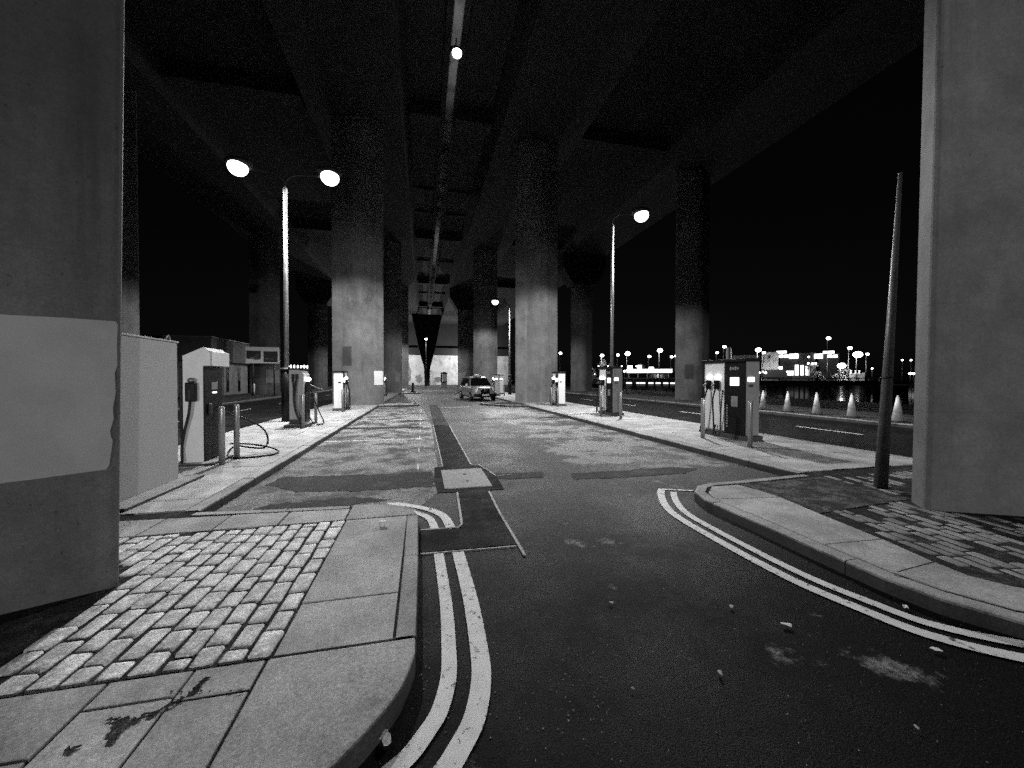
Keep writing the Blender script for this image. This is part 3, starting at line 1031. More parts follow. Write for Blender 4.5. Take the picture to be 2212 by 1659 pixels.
gl = thing('bridge_lamp', 'bright lamp hanging in the gap between the two viaduct decks', 'lamp', (1.56, 18.2, 16.75))
MB().cyl((0, 0, 0.1), (0, 0, 0.66), 0.04).build('hanger', M['galv'], gl)
lantern(gl, 0, 0, 0, 1, 25, 130, 0.5, 'lens', None, 0.75)
for yy, lab in ((15.0, 'lamp on the upper road above the gap near the first pier row'), (47.0, 'lamp on the upper road above the gap near the second pier row'), (93.0, 'lamp on the upper road above the gap at the far end')):
    t = thing('bridge_lamp', lab, 'lamp', (1.56, yy, ZT + 0.8))
    MB().cyl((0.35, 0, -0.2), (0.35, 0, 6.2), 0.08).build('post', M['galv'], t)
    lantern(t, 0, 0.5, 6.0, 1, 1300, 110, 0.6)
fl = thing('street_lamp', 'tiny distant lamp on a dark post before the forked pier', 'street lamp', (0.6, 76, 0), 0, 'street lamps along the charging bays')
MB().cyl((0, 0, 0), (0, 0, 9.2), 0.08, 0.06).build('post', M['dark'], fl)
lantern(fl, 0, 0, 9.3, 1, 0, lens='lens_far', k=0.8)
l = bpy.data.lights.new('lamp_light', 'SPOT'); l.spot_size = R(120); l.energy = 2500; l.shadow_soft_size = 0.2
o = bpy.data.objects.new('lamp_light', l); COL.objects.link(o); o.location = (0, 0.6, 9.0); o.parent = fl
for sx in (-9, 12):  # two hidden lamps added to light the wall behind the forked pier
    t = thing('street_lamp', 'lamp post at the foot of the white wall, ' + ('hidden behind the left piers' if sx < 0 else 'hidden behind the taxi pier'), 'street lamp', (sx, 95, 0), 0, 'street lamps along the charging bays')
    MB().cyl((0, 0, 0), (0, 0, 7.0), 0.08, 0.06).build('post', M['dark'], t)
    lantern(t, 0, 0.4, 7.1, 1, 0)
    l = bpy.data.lights.new('lamp_light', 'POINT'); l.energy = 6500; l.shadow_soft_size = 0.25  # light of the added unseen lamp
    o = bpy.data.objects.new('lamp_light', l); COL.objects.link(o); o.location = (0, 0.8, 6.6); o.parent = t

# ------------------------------------------------------------------ chargers and bollards
def connector(t, mb_body, mb_led, p, n):
    pass

def charger_slant(x, y, label):
    t = thing('car_charger', label, 'car charger', (x, y, PZ - 0.005), 0, 'electric car chargers on the left pavement')
    W = 0.31
    prof = [(-0.17, 0.0), (0.13, 0.0), (0.13, 1.71), (0.27, 1.71), (0.27, 1.96), (0.20, 1.98), (0.17, 2.02), (0.13, 2.03), (-0.17, 1.88)]
    MB().prism(prof, -W, W, 'y', 0.006).build('casing', M['white'], t)
    f = MB().box((0.136, 0, 0.87), (0.03, 0.59, 1.66), 0.006).build('front_panel', M['black'], t)
    MB().box((0.154, 0.02, 1.36), (0.008, 0.2, 0.13), 0.002).build('screen', M['casing'], f)
    MB().box((0.156, 0.02, 1.24), (0.012, 0.12, 0.02), 0.002).build('card_reader', M['led'], f)
    MB().box((0.165, -0.16, 0.95), (0.05, 0.1, 0.2), 0.02).build('socket', M['dark'], f)
    h = MB().box((-0.02, -W - 0.05, 1.26), (0.15, 0.10, 0.33), 0.02).build('holster', M['black'], t)
    MB().ell((-0.02, -W - 0.04, 1.46), (0.06, 0.05, 0.045)).build('connector', M['galv'], h)
    MB().box((-0.02, -W - 0.104, 1.22), (0.02, 0.01, 0.16), 0.003).build('handle', M['mid'], h)
    MB().tube([(-0.03, -W - 0.06, 1.12), (-0.05, -W - 0.06, 0.9), (-0.12, -W - 0.05, 0.6), (-0.17, -W - 0.04, 0.3), (-0.17, -W - 0.06, 0.05), (-0.3, -W - 0.1, 0.03), (-0.7, -W - 0.12, 0.025), (-0.95, -W + 0.2, 0.025)], 0.021).build('cable', M['rubber'], t)
    MB().tube([(-0.195, -W + 0.02, 1.7), (-0.195, -W + 0.0, 1.2), (-0.19, -W + 0.0, 0.6), (-0.19, -W + 0.05, 0.1), (-0.4, -W + 0.1, 0.028), (-0.8, -W + 0.2, 0.026), (-1.0, 0.1, 0.026)], 0.021).build('cable', M['rubber'], t)
    MB().tube([(0.17, 0.1, 0.98), (0.30, 0.25, 0.82), (0.55, 0.35, 0.70), (0.78, 0.42, 0.52), (0.86, 0.45, 0.3), (0.80, 0.42, 0.14), (0.55, 0.4, 0.16), (0.34, 0.38, 0.2), (0.26, 0.3, 0.12), (0.35, 0.1, 0.03), (0.7, 0.1, 0.022), (1.0, 0.3, 0.022), (1.02, 0.52, 0.05), (0.8, 0.62, 0.12), (0.5, 0.55, 0.2), (0.25, 0.35, 0.25)], 0.017).build('cable', M['rubber'], t)
    MB().box((0.02, 0, 0.02), (0.6, 0.86, 0.05), 0.01).build('plinth', M['kerb'], t)
    return t

def charger_tall(x, y, label, group, front=-1, length=1.25, depth=0.36, height=1.78, side='casing', lit=True, round_top=False, two_tone=True, loops=True):
    """box charger; its long face looks along front*x; connectors on the far part of that face"""
    t = thing('car_charger', label, 'car charger', (x, y, PZ - 0.005), 0, group)
    f = front
    D2, L2 = depth / 2, length / 2
    MB().box((0, 0, 0.06), (depth + 0.1, length + 0.12, 0.12), 0.012).build('plinth', M['mid'], t)
    MB().box((0, 0, 0.12 + height / 2), (depth, length, height), 0.02 if not round_top else 0.06, seg=3).build('casing', M[side], t)
    MB().box((f * 0.03, 0, 0.12 + height + 0.035), (depth + 0.12, length + 0.08, 0.075), 0.012).build('top_cap', M['black'], t)
    xf = f * (D2 + 0.008)
    split = -L2 + length * (0.48 if two_tone else 0.5)
    fb = MB().box((xf, (-L2 + split) / 2 + 0.004, 0.12 + height / 2), (0.03, split + L2 - 0.02, height - 0.02), 0.004).build('front_panel', M['black'], t)
    cp = MB().box((xf, (L2 + split) / 2, 0.14 + height / 2), (0.032, L2 - split - 0.02, height - 0.06), 0.004).build('connector_panel', M['white'], t)
    sx = xf + f * 0.02
    yc = (-L2 + split) / 2
    MB().box((sx, yc, 1.42), (0.014, 0.27, 0.2), 0.004).build('screen', M['screen'] if lit else M['glass'], fb)
    MB().box((sx, yc, 0.93), (0.008, 0.2, 0.26), 0.003).build('sticker', M['casing'], fb)
    lg = MB()
    for k, wv in enumerate((0.05, 0.09, 0.06, 0.08)):
        lg.box((sx - f * 0.002, yc - 0.1 + 0.075 * k, 1.74), (0.006, 0.055, wv), 0.002)
    for k in range(9):
        lg.box((sx - f * 0.002, split - 0.09, 0.3 + 0.065 * k), (0.006, random.uniform(0.03, 0.05), 0.04), 0.002)
    lg.build('lettering', M['casing'], fb)
    for j, yy in enumerate((split + (L2 - split) * 0.3, split + (L2 - split) * 0.72)):
        c_ = MB().box((xf + f * 0.06, yy, 1.33), (0.1, 0.13, 0.24), 0.03).build('connector', M['black'], t)
        MB().ell((xf + f * 0.05, yy, 1.52), (0.045, 0.075, 0.055)).build('status_light', M['led'] if lit else M['galv'], c_)  # lamplight glint on the connector, made as a glowing cap
        MB().cyl((xf + f * 0.11, yy, 1.36), (xf + f * 0.2, yy + 0.03, 1.30), 0.025).build('handle', M['galv'], c_)
        if loops:
            e = 0.16 if j else -0.02
            MB().tube([(xf + f * 0.10, yy, 1.22), (xf + f * 0.16, yy + 0.02, 0.95), (xf + f * 0.17, yy + 0.5 * e, 0.55), (xf + f * 0.16, yy + e, 0.16), (xf + f * 0.1, yy + e + 0.1, 0.06), (xf + f * 0.06, yy + e + 0.05, 0.3)], 0.02).build('cable', M['rubber'], t)
    MB().tube([(xf + f * 0.03, split + 0.04, 1.2), (xf + f * 0.08, split + 0.02, 0.9), (xf + f * 0.07, split + 0.06, 0.5), (xf + f * 0.05, split + 0.1, 0.15)], 0.014).build('cable', M['rubber'], t)
    MB().box((f * 0.06, -L2 - 0.006, 1.47), (0.17, 0.02, 0.10), 0.006).build('side_light', M['led'] if lit else M['galv'], t)
    MB().box((f * 0.06, -L2 - 0.004, 1.32), (0.12, 0.012, 0.06), 0.004).build('vent', M['dark'], t)
    return t

charger_slant(-3.83, 7.98, 'white charger with sloping top and black holster beside the grey cabinet')

# second left charger: pale panel towards us with a double holster, rounded shoulder
t = thing('car_charger', 'grey rounded charger with twin black holster behind the black lamp base', 'car charger', (-3.75, 13.2, PZ - 0.005), 0, 'electric car chargers on the left pavement')
MB().box((0, 0, 0.05), (0.62, 0.95, 0.11), 0.012).build('plinth', M['kerb'], t)
MB().prism([(-0.2, 0.1), (0.2, 0.1), (0.2, 1.62), (0.14, 1.73), (0.06, 1.76), (-0.2, 1.76)], -0.33, 0.33, 'y', 0.012).build('casing', M['cabinet'], t)
MB().box((-0.02, 0, 1.79), (0.42, 0.7, 0.05), 0.01).build('top_cap', M['black'], t)
MB().box((0.0, -0.338, 0.17), (0.40, 0.02, 0.16), 0.004).build('kick_plate', M['dark'], t)
h = MB().box((-0.08, -0.37, 1.55), (0.07, 0.07, 0.16), 0.015).box((0.03, -0.37, 1.55), (0.07, 0.07, 0.16), 0.015).build('holster', M['black'], t)
MB().tube([(-0.08, -0.39, 1.48), (-0.05, -0.4, 1.2), (-0.04, -0.41, 0.8), (0.02, -0.42, 0.45), (0.12, -0.42, 0.2), (0.2, -0.4, 0.05), (0.4, -0.3, 0.03)], 0.026).build('cable', M['rubber'], t)
MB().tube([(0.03, -0.39, 1.48), (0.0, -0.41, 1.2), (-0.02, -0.43, 0.8), (0.04, -0.44, 0.45), (0.15, -0.43, 0.16), (0.32, -0.35, 0.03)], 0.026).build('cable', M['rubber'], t)
fb = MB().box((0.212, 0.02, 0.7), (0.03, 0.5, 1.1), 0.006).build('front_panel', M['black'], t)
c_ = MB().box((0.27, -0.12, 1.25), (0.12, 0.16, 0.32), 0.03).build('connector', M['black'], t)
MB().ell((0.27, -0.12, 1.47), (0.09, 0.09, 0.065)).build('status_light', M['led'], c_)  # glowing cap standing for the glint on this connector
MB().tube([(0.30, -0.1, 1.1), (0.26, -0.05, 0.7), (0.28, 0.0, 0.3), (0.4, 0.05, 0.04)], 0.018).build('cable', M['rubber'], t)
MB().tube([(0.31, 0.0, 1.2), (0.4, 0.1, 0.8), (0.52, 0.2, 0.4), (0.62, 0.3, 0.06), (0.45, 0.1, 0.03)], 0.018).build('cable', M['rubber'], t)
MB().cyl((0.30, -0.08, 1.3), (0.62, 0.25, 1.12), 0.02).build('handle', M['galv'], c_)

charger_tall(-3.78, 19.35, 'small white charger standing in front of the bright left pier', 'electric car chargers on the left pavement', front=1, length=0.75, depth=0.4, height=1.66, side='white')
charger_tall(-3.3, 33.6, 'far white charger just past the bright left pier', 'electric car chargers on the left pavement', front=1, length=0.7, depth=0.36, height=1.66, side='white')
GR = 'electric car chargers on the right pavement'
charger_tall(7.66, 8.3, 'largest charger, black and white with lit screen, near the traffic cones', GR, length=1.36, depth=0.38)
charger_tall(7.62, 14.65, 'black topped charger with grey side in front of the thin lamp post', GR, length=1.15, depth=0.42)
charger_tall(7.35, 20.15, 'white sided charger right beside the plain lit right pier', GR, length=0.85, depth=0.4, height=1.68, side='white')
charger_tall(6.35, 33.6, 'white charger immediately right of the parked taxi', GR, length=0.8, depth=0.4, height=1.68, side='white')
charger_tall(7.35, 36.5, 'farthest pale charger between the taxi and the right pier', GR, length=0.8, depth=0.4, height=1.68, side='white')

bol = [(-3.40, 7.62, 'near steel bollard beside the white sloping charger'), (-3.38, 8.12, 'steel bollard with a black cable looped behind it'),
       (-3.50, 12.62, 'steel bollard in front of the grey rounded charger'), (-3.45, 13.83, 'steel bollard behind the grey rounded charger'),
       (-3.49, 18.4, 'front bollard of the small white charger at the left pier'), (-3.48, 19.5, 'rear bollard of the small white charger at the left pier'),
       (6.80, 8.25, 'steel bollard left of the largest right charger'), (6.89, 6.92, 'steel bollard right of the largest charger'),
       (6.88, 14.05, 'steel bollard left of the black topped charger'), (7.03, 12.75, 'steel bollard right of the black topped charger'),
       (6.84, 19.95, 'left bollard of the white sided charger by the right pier'), (6.94, 19.2, 'right bollard of the white sided charger by the right pier'),
       (7.0, 33.2, 'bollard between the two farthest right chargers')]
first = None
for x, y, lab in bol:
    if first is None:
        first = thing('bollard', lab, 'bollard', (x, y, PZ - 0.005), 0, 'steel bollards guarding the chargers')
        MB().lathe([(0.047, 0), (0.047, 0.97), (0.045, 0.985)], seg=20).build('post', M['steel'], first)
        MB().lathe([(0.05, 0.978), (0.05, 0.992), (0.04, 1.002), (0.0, 1.006)], seg=20).build('cap', M['steel'], first)
    else:
        c = copy_tree(first)
        c.location = (x, y, PZ - 0.005)
        c['label'] = lab

# feeder cabinet
t = thing('electrical_cabinet', 'tall plain grey cabinet with lifting eyes beside the near left pier', 'cabinet', (-3.72, 5.9, PZ - 0.005))
MB().box((0, 0, 0.02), (1.0, 1.6, 0.05), 0.01).build('plinth', M['kerb'], t)
MB().box((0.02, 0, 1.02), (0.5, 1.2, 1.96), 0.012).build('housing', M['cabinet'], t)
MB().box((0.02, 0, 2.012), (0.53, 1.23, 0.025), 0.006).build('roof_plate', M['cabinet'], t)
for yy in (-0.5, 0.52):
    MB().tube([(0.2, yy - 0.035, 2.02), (0.2, yy - 0.04, 2.06), (0.2, yy, 2.095), (0.2, yy + 0.04, 2.06), (0.2, yy + 0.035, 2.02)], 0.012).build('lifting_eye', M['galv'], t)

# leaning pole
t = thing('leaning_pole', 'tapered steel pole leaning right beside the near right pier', 'pole', (6.12, 3.98, PZ - 0.01))
MB().cyl((0, 0, 0), (0.38, 0.06, 4.35), 0.076, 0.022, 18).build('shaft', M['pole'], t)
MB().lathe([(0.079, 0.0), (0.079, 0.01)], (0.131, 0.02, 1.5)).build('joint_ring', M['dark'], t)
MB().ell((0.38, 0.06, 4.35), (0.023, 0.023, 0.016)).build('cap', M['galv'], t)

# traffic cones
cones = [(16.1, 15.43, 'farthest traffic cone, just right of the largest charger'), (16.05, 14.1, 'second traffic cone from the largest charger'),
         (16.1, 12.82, 'middle cone of the five beside the right lane'), (16.15, 11.5, 'traffic cone just left of the leaning pole'),
         (15.95, 9.9, 'traffic cone between the leaning pole and near right pier')]
first = None
for i, (x, y, lab) in enumerate(cones):
    if first is None:
        first = thing('traffic_cone', lab, 'traffic cone', (x, y, PZ - 0.005), 0, 'traffic cones beside the right lane')
        MB().box((0, 0, 0.02), (0.36, 0.36, 0.04), 0.012).build('base', M['dark'], first)
        MB().lathe([(0.165, 0.04), (0.03, 0.9), (0.022, 0.92), (0.0, 0.92)], seg=24).build('cone_body', M['cone'], first)
        MB().lathe([(0.1215, 0.34), (0.0415, 0.845)], seg=24).build('reflective_sleeve', M['sleeve'], first)
    else:
        c = copy_tree(first)
        c.location = (x, y, PZ - 0.005)
        c['label'] = lab
    (first if i == 0 else c).rotation_euler = (R(random.uniform(-1, 1)), R(random.uniform(-1, 1)), random.uniform(0, 1.5))

# ------------------------------------------------------------------ taxi
t = thing('taxi', 'silver taxi parked facing us beside the right pier', 'taxi', (4.05, 29.4, 0), R(8))
hw = 0.90
body = bmesh.new()
# longitudinal sections (y, half width low, half width belt, z bottom, z belt), front at -y
secs = [(-2.20, 0.62, 0.60, 0.38, 0.80), (-2.10, 0.80, 0.76, 0.30, 0.92), (-1.7, 0.90, 0.84, 0.26, 1.0), (-1.0, 0.92, 0.87, 0.26, 1.06), (0.2, 0.92, 0.88, 0.26, 1.08), (1.6, 0.92, 0.87, 0.28, 1.08), (2.15, 0.88, 0.82, 0.34, 1.06), (2.32, 0.78, 0.74, 0.42, 1.0)]
rows = []
for y, wl, wb, z0, z1 in secs:
    prof = [(-wl * 0.94, z0), (-wl, z0 + 0.16), (-wl, (z0 + z1) / 2 + 0.06), (-wb, z1 - 0.05), (-wb * 0.9, z1), (-wb * 0.4, z1 + 0.03), (wb * 0.4, z1 + 0.03), (wb * 0.9, z1), (wb, z1 - 0.05), (wl, (z0 + z1) / 2 + 0.06), (wl, z0 + 0.16), (wl * 0.94, z0)]
    rows.append([body.verts.new((x, y, z)) for x, z in prof])
for a, b in zip(rows, rows[1:]):
    for k in range(11):
        body.faces.new((a[k], a[k + 1], b[k + 1], b[k]))
    body.faces.new((a[11], a[0], b[0], b[11]))
body.faces.new(rows[0]); body.faces.new(rows[-1])
bmesh.ops.recalc_face_normals(body, faces=body.faces[:])
m = MB(); m._add(body, True)
car_body = m.build('body', M['silver'], t)
cab = bmesh.new()
cs = [(-1.05, 0.86, 1.03, 0.84, 1.05), (-0.45, 0.86, 1.04, 0.70, 1.68), (-0.1, 0.86, 1.05, 0.68, 1.78), (1.4, 0.86, 1.05, 0.68, 1.80), (2.1, 0.80, 1.04, 0.62, 1.70), (2.26, 0.78, 1.02, 0.70, 1.05)]
rows = []
for y, wb, zb, wt, zt in cs:
    rows.append([cab.verts.new(p) for p in ((-wb, y, zb), (-wt, y, zt - 0.06), (-wt * 0.85, y, zt), (wt * 0.85, y, zt), (wt, y, zt - 0.06), (wb, y, zb))])
for a, b in zip(rows, rows[1:]):
    for k in range(5):
        cab.faces.new((a[k], a[k + 1], b[k + 1], b[k]))
cab.faces.new(rows[0]); cab.faces.new(rows[-1])
bmesh.ops.recalc_face_normals(cab, faces=cab.faces[:])
m = MB(); m._add(cab)
m.build('cabin', M['silver'], t)
MB().quad([(-0.76, -1.05, 1.10), (0.76, -1.05, 1.10), (0.62, -0.50, 1.66), (-0.62, -0.50, 1.66)]).build('windscreen', M['glass'], t)
for s in (-1, 1):
    g = MB()
    g.quad([(s * 0.868, -0.78, 1.10), (s * 0.868, 0.45, 1.12), (s * 0.712, 0.45, 1.66), (s * 0.722, -0.36, 1.62)])
    g.quad([(s * 0.868, 0.55, 1.12), (s * 0.868, 1.75, 1.12), (s * 0.70, 1.6, 1.66), (s * 0.712, 0.55, 1.66)])
    g.build('side_window', M['glass'], t)
    hl = MB().ell((s * 0.60, -2.10, 0.80), (0.16, 0.08, 0.13)).build('headlight', M['steel'], t)
    MB().ell((s * 0.60, -2.165, 0.80), (0.09, 0.03, 0.085)).build('bulb', M['sleeve'], hl)
    mr = MB().box((s * 1.02, -0.78, 1.14), (0.2, 0.1, 0.2), 0.04).build('mirror', M['silver'], t)
    for yy in (-1.42, 1.5):
        wh = MB().cyl((s * 0.74, yy, 0.325), (s * 0.945, yy, 0.325), 0.325, seg=28).build('tyre', M['rubber'], t)
        MB().lathe([(0.20, 0), (0.19, 0.02), (0.08, 0.035), (0.0, 0.04)], seg=20).build('rim', M['steel'], wh)
        rm = wh.children[0]
        rm.rotation_euler = (0, R(90) * s, 0)
        rm.location = (s * 0.94, yy, 0.325)
MB().box((0, -2.19, 0.70), (0.66, 0.05, 0.34), 0.02).build('grille', M['black'], t)
MB().ell((0, -2.225, 0.74), (0.09, 0.012, 0.06)).build('badge', M['galv'], car_body)
MB().box((0, -2.16, 0.42), (1.66, 0.22, 0.24), 0.06).build('bumper', M['black'], t)
np_ = MB().box((0, -2.285, 0.44), (0.52, 0.015, 0.115), 0.004).build('number_plate', M['paper'], t)
MB().box((0, -0.2, 1.86), (0.56, 0.2, 0.14), 0.04).build('roof_sign', M['white'], t)

# ------------------------------------------------------------------ left side: sign, building
sx, sy = -13.6, 37.6
t = thing('information_sign', 'pale framed sign board with two dark pictures on two posts', 'sign', (sx, sy, PZ - 0.01), R(-13 + 24))
for xx in (-0.75, 0.85):
    MB().cyl((xx, 0.06, 0), (xx, 0.06, 4.2), 0.06).build('post', M['dark'], t)
bd = MB().box((0, 0, 3.55), (2.5, 0.06, 1.42), 0.01).build('board', M['white'], t)
for xx, z0, z1 in ((-0.66, 3.22, 3.92), (0.6, 2.95, 3.9)):
    p_ = MB().box((xx, -0.036, (z0 + z1) / 2), (1.06, 0.012, z1 - z0), 0.003).build('picture', M['dark'], bd)
for k in range(7):
    MB().box((random.choice((-0.66, 0.6)) + random.uniform(-0.35, 0.3), -0.045, random.uniform(3.1, 3.6)), (random.uniform(0.15, 0.4), 0.006, random.uniform(0.04, 0.1)), 0.002).build('picture_detail', M['wall'], bd)

t = thing('low_building', 'low flat roofed building with deep dark canopy at left', 'building', (-18, 39.3, 0))
MB().box((-12.6, 4.2, 1.6), (24, 7.6, 3.2)).build('wall', M['wall'], t)
MB().box((-12.0, 4.0, 4.2), (24, 9.2, 2.1), 0.03).build('canopy', M['mid'], t)
MB().box((-12.0, 4.0, 5.28), (24.2, 9.4, 0.08), 0.02).build('roof_edge', M['galv'], t)
for yy in (1.6, 3.6, 6.0):
    MB().box((-0.596, yy, 1.5), (0.06, 0.5, 2.4), 0.01).build('window', M['glass'], t)
MB().box((-14.5, 0.36, 1.5), (17, 0.08, 2.7), 0.01).build('shutter', M['dark'], t)  # dark sheet over the front wall, standing for its unlit face
t = thing('marker_post', 'short white marker post under the two panel sign', 'marker post', (-14.9, 39.0, PZ - 0.01))
MB().lathe([(0.14, 0), (0.14, 0.25)], seg=16).build('foot', M['mid'], t)
MB().lathe([(0.145, 0.25), (0.145, 0.98), (0.1, 1.05), (0, 1.07)], seg=16).build('post', M['white'], t)
t = thing('parked_car', 'dim parked car seen between the left piers', 'car', (-15.2, 52, 0), R(5))
MB().prism([(-2, 0.3), (2, 0.3), (2, 0.8), (1.2, 0.95), (0.7, 1.4), (-1.2, 1.42), (-2, 0.95)], -0.85, 0.85, 'x', 0.08).build('body', M['mid'], t)
for s in (-0.6, 0.6):
    MB().ell((s, -2.0, 0.7), (0.15, 0.06, 0.1)).build('headlight', M['sleeve'], t)
for s in (-0.8, 0.8):
    for yy in (-1.25, 1.25):
        MB().cyl((s - 0.1, yy, 0.3), (s + 0.1, yy, 0.3), 0.3).build('wheel', M['rubber'], t)

# lit shop sign behind the left charger
p = far(648, 793.5, 95)
t = thing('shop_sign', 'row of blurred glowing letters far behind the grey rounded charger', 'sign', p)
MB().box((0, 0, -1.4), (5.0, 0.2, 0.9), 0.02).build('backing', M['dark'], t)
lt = MB()
rn = random.Random(5)
xx = -2.3
ang = Matrix.Rotation(-YAW + R(26), 4, 'Z')
for k in range(8):
    hh = rn.uniform(0.7, 1.0)
    lt.box((xx, -0.05, 0), (0.2, 0.1, hh))
    lt.box((xx + 0.2, -0.05, rn.choice((-0.25, 0.2))), (0.25, 0.09, 0.22))
    xx += 0.62
lt.build('letters', M['sign_lit'], t)
t.rotation_euler = (0, 0, -math.atan2(p.x, p.y))
MB().box((0, 3.5, -(p.z) / 2 - 0.8), (16, 6, p.z + 2.0), 0.05).build('shop_front', M['dark'], t)

# kiosk and posts ahead
t = thing('kiosk', 'dark rounded kiosk with pale panels in front of white wall', 'kiosk', (3.72, 70.5, 0))
MB().lathe([(0.0, 2.9), (0.42, 2.8), (0.64, 2.62), (0.64, 2.5)], seg=16).build('roof', M['black'], t)
MB().box((0, 0, 0.45), (1.0, 1.0, 0.9), 0.05).build('base', M['wall'], t)
MB().box((0.16, 0, 1.75), (0.7, 0.9, 1.5), 0.03).build('panel', M['cover_paint'], t)
MB().box((-0.42, 0, 1.7), (0.26, 0.94, 1.6), 0.03).box((0, 0, 1.0), (1.06, 0.98, 0.22), 0.02).build('frame', M['black'], t)
t = thing('stub_post', 'short dark post on the far left build-out', 'post', (-1.05, 43.0, PZ - 0.01))
MB().lathe([(0.3, 0), (0.3, 0.1), (0.13, 0.16), (0.13, 1.05), (0.0, 1.1)], seg=16).build('post', M['dark'], t)

# ------------------------------------------------------------------ litter
def scrap(u, v, z, s, mat, label, name, cat, group, seed):
    x, y = gp(u, v, z)
    rnd = random.Random(seed)
    m = MB()
    n = 7
    a0 = rnd.uniform(0, 6)
    top = [(s * rnd.uniform(.7, 1.1) * math.cos(2 * math.pi * k / n), 0.55 * s * rnd.uniform(.7, 1.1) * math.sin(2 * math.pi * k / n), 0.006 + rnd.uniform(0, 0.35) * s) for k in range(n)]
    b = bmesh.new()
    tv = [b.verts.new(p) for p in top]
    bv = [b.verts.new((p[0], p[1], p[2] - 0.004)) for p in top]
    c = b.verts.new((0, 0, 0.012)); c2 = b.verts.new((0, 0, 0.008))
    for k in range(n):
        b.faces.new((tv[k], tv[(k + 1) % n], c)); b.faces.new((bv[(k + 1) % n], bv[k], c2))
        b.faces.new((tv[k], bv[k], bv[(k + 1) % n], tv[(k + 1) % n]))
    m._add(b)
    o = m.build(name, mat)
    o.location = (x, y, z + 0.002)
    o.rotation_euler = (0, 0, a0)
    return tag(o, label, cat, group)

LG = 'pale scraps scattered on the road'
for i, (u, v, s, lab) in enumerate([
        (1320, 1304, 0.020, 'small pale scrap lying alone in the middle of the dark road'),
        (1580, 1313, 0.024, 'dull scrap just left of the brightest white scrap'),
        (1700, 1353, 0.036, 'brightest white scrap on the dark road'),
        (2020, 1405, 0.030, 'white scrap just outside the right double lines'),
        (1556, 1457, 0.022, 'dull pale scrap nearest the bottom of the road'),
        (1367, 1489, 0.010, 'tiny pale speck low in the middle of the road'),
        (1980, 1575, 0.014, 'faint scrap in the dark lower right corner'),
        (1360, 1070, 0.024, 'pale scrap on the road beyond the right line ends'),
        (1955, 1313, 0.030, 'white scrap lying on the right double line')]):
    scrap(u, v, 0.01, s, M['paper'] if i in (2, 3, 8) else M['leaf'], lab, 'paper_scrap', 'litter', LG, 20 + i)
for i, (u, v, s, lab) in enumerate([(822, 1590, 0.040, 'long white scrap in the gutter below the kerb corner'), (836, 1603, 0.034, 'oval white scrap beside the gutter scrap')]):
    scrap(u, v, 0.01, s, M['paper'], lab, 'paper_scrap', 'litter', 'scraps in the left gutter', 50 + i)
scrap(1935, 1240, PZ, 0.035, M['leaf'], 'curled leaf on the pale slabs of the right build-out', 'fallen_leaf', 'leaf', None, 60)
x, y = gp(826, 1137, PZ)
t = thing('crushed_cup', 'small crushed white cup on the left slab corner', 'cup', (x, y, PZ), 0.4)
MB().lathe([(0.024, 0), (0.03, 0.03), (0.034, 0.045)], (0, 0, 0), 14).build('cup', M['paper'], t)
MB().lathe([(0.037, 0.044), (0.037, 0.05), (0.0, 0.052)], (0, 0, 0), 14).build('lid', M['paper'], t)
# grit in the left gutter
gr = MB()
rnd = random.Random(11)
for k in range(240):
    if rnd.random() < 0.5:
        x, y = rnd.gauss(0.02, 0.05), rnd.uniform(1.7, 3.5)
    else:
        x, y = rnd.gauss(0.75, 0.28), rnd.gauss(1.95, 0.3)
    s = rnd.uniform(0.0015, 0.0045)
    if x < -0.03 or y < 1.2:
        continue
    b = bmesh.new()
    bmesh.ops.create_icosphere(b, subdivisions=1, radius=s)
    b.transform(Matrix.Translation((x, y, s * 0.6)))
    gr._add(b)
g = gr.build('grit', M['mid_grit'])
g['kind'] = 'stuff'
tag(g, 'loose grit lying in the gutter and on the road', 'grit')

# ------------------------------------------------------------------ right: far bank with lamps and lit buildings
WATER, nt_, b_ = new_mat('river_water')
df = N(nt_, 'ShaderNodeBsdfDiffuse'); df.inputs['Color'].default_value = grey(0.006)
gl_ = N(nt_, 'ShaderNodeBsdfGlossy'); gl_.inputs['Roughness'].default_value = 0.06
bp = N(nt_, 'ShaderNodeBump'); bp.inputs['Strength'].default_value = 0.12; bp.inputs['Distance'].default_value = 0.1
nt_.links.new(noise(nt_, position(nt_), 0.5, 2, 0.5), bp.inputs['Height'])
nt_.links.new(bp.outputs[0], gl_.inputs['Normal'])
ms = N(nt_, 'ShaderNodeMixShader'); ms.inputs[0].default_value = 0.05
nt_.links.new(df.outputs[0], ms.inputs[1]); nt_.links.new(gl_.outputs[0], ms.inputs[2])
nt_.links.new(ms.outputs[0], nt_.nodes['Material Output'].inputs['Surface'])
struct('river', MB().sheet(rect(30, 325, -55, 135), -0.012), WATER)
def far_lamp(u, v, dist, label, big=1.0, power=0):
    p = far(u, v, dist)
    t = thing('distant_lamp', label, 'street lamp', (p.x, p.y, 0), -math.atan2(p.x, p.y), 'distant street lamps beyond the river')
    MB().cyl((0, 0, 0), (0, 0, p.z), 0.12, 0.09, 8).build('post', M['dark'], t)
    MB().ell((0.3, 0, p.z), (0.55 * big, 0.4, 0.42 * big), 12, 8).build('lantern', M['lens_far'], t)
    if power:
        l = bpy.data.lights.new('lamp_light', 'POINT'); l.energy = power; l.shadow_soft_size = 0.3
        o = bpy.data.objects.new('lamp_light', l); COL.objects.link(o); o.location = (0.3, -0.9, p.z - 0.2); o.parent = t
far_lamp(1209, 763, 150, 'distant lamp seen right beside the plain lit right pier')
far_lamp(1272.5, 742, 150, 'upper of two stacked distant lamps', 0.7)
far_lamp(1274, 759, 146, 'lower of two stacked distant lamps')
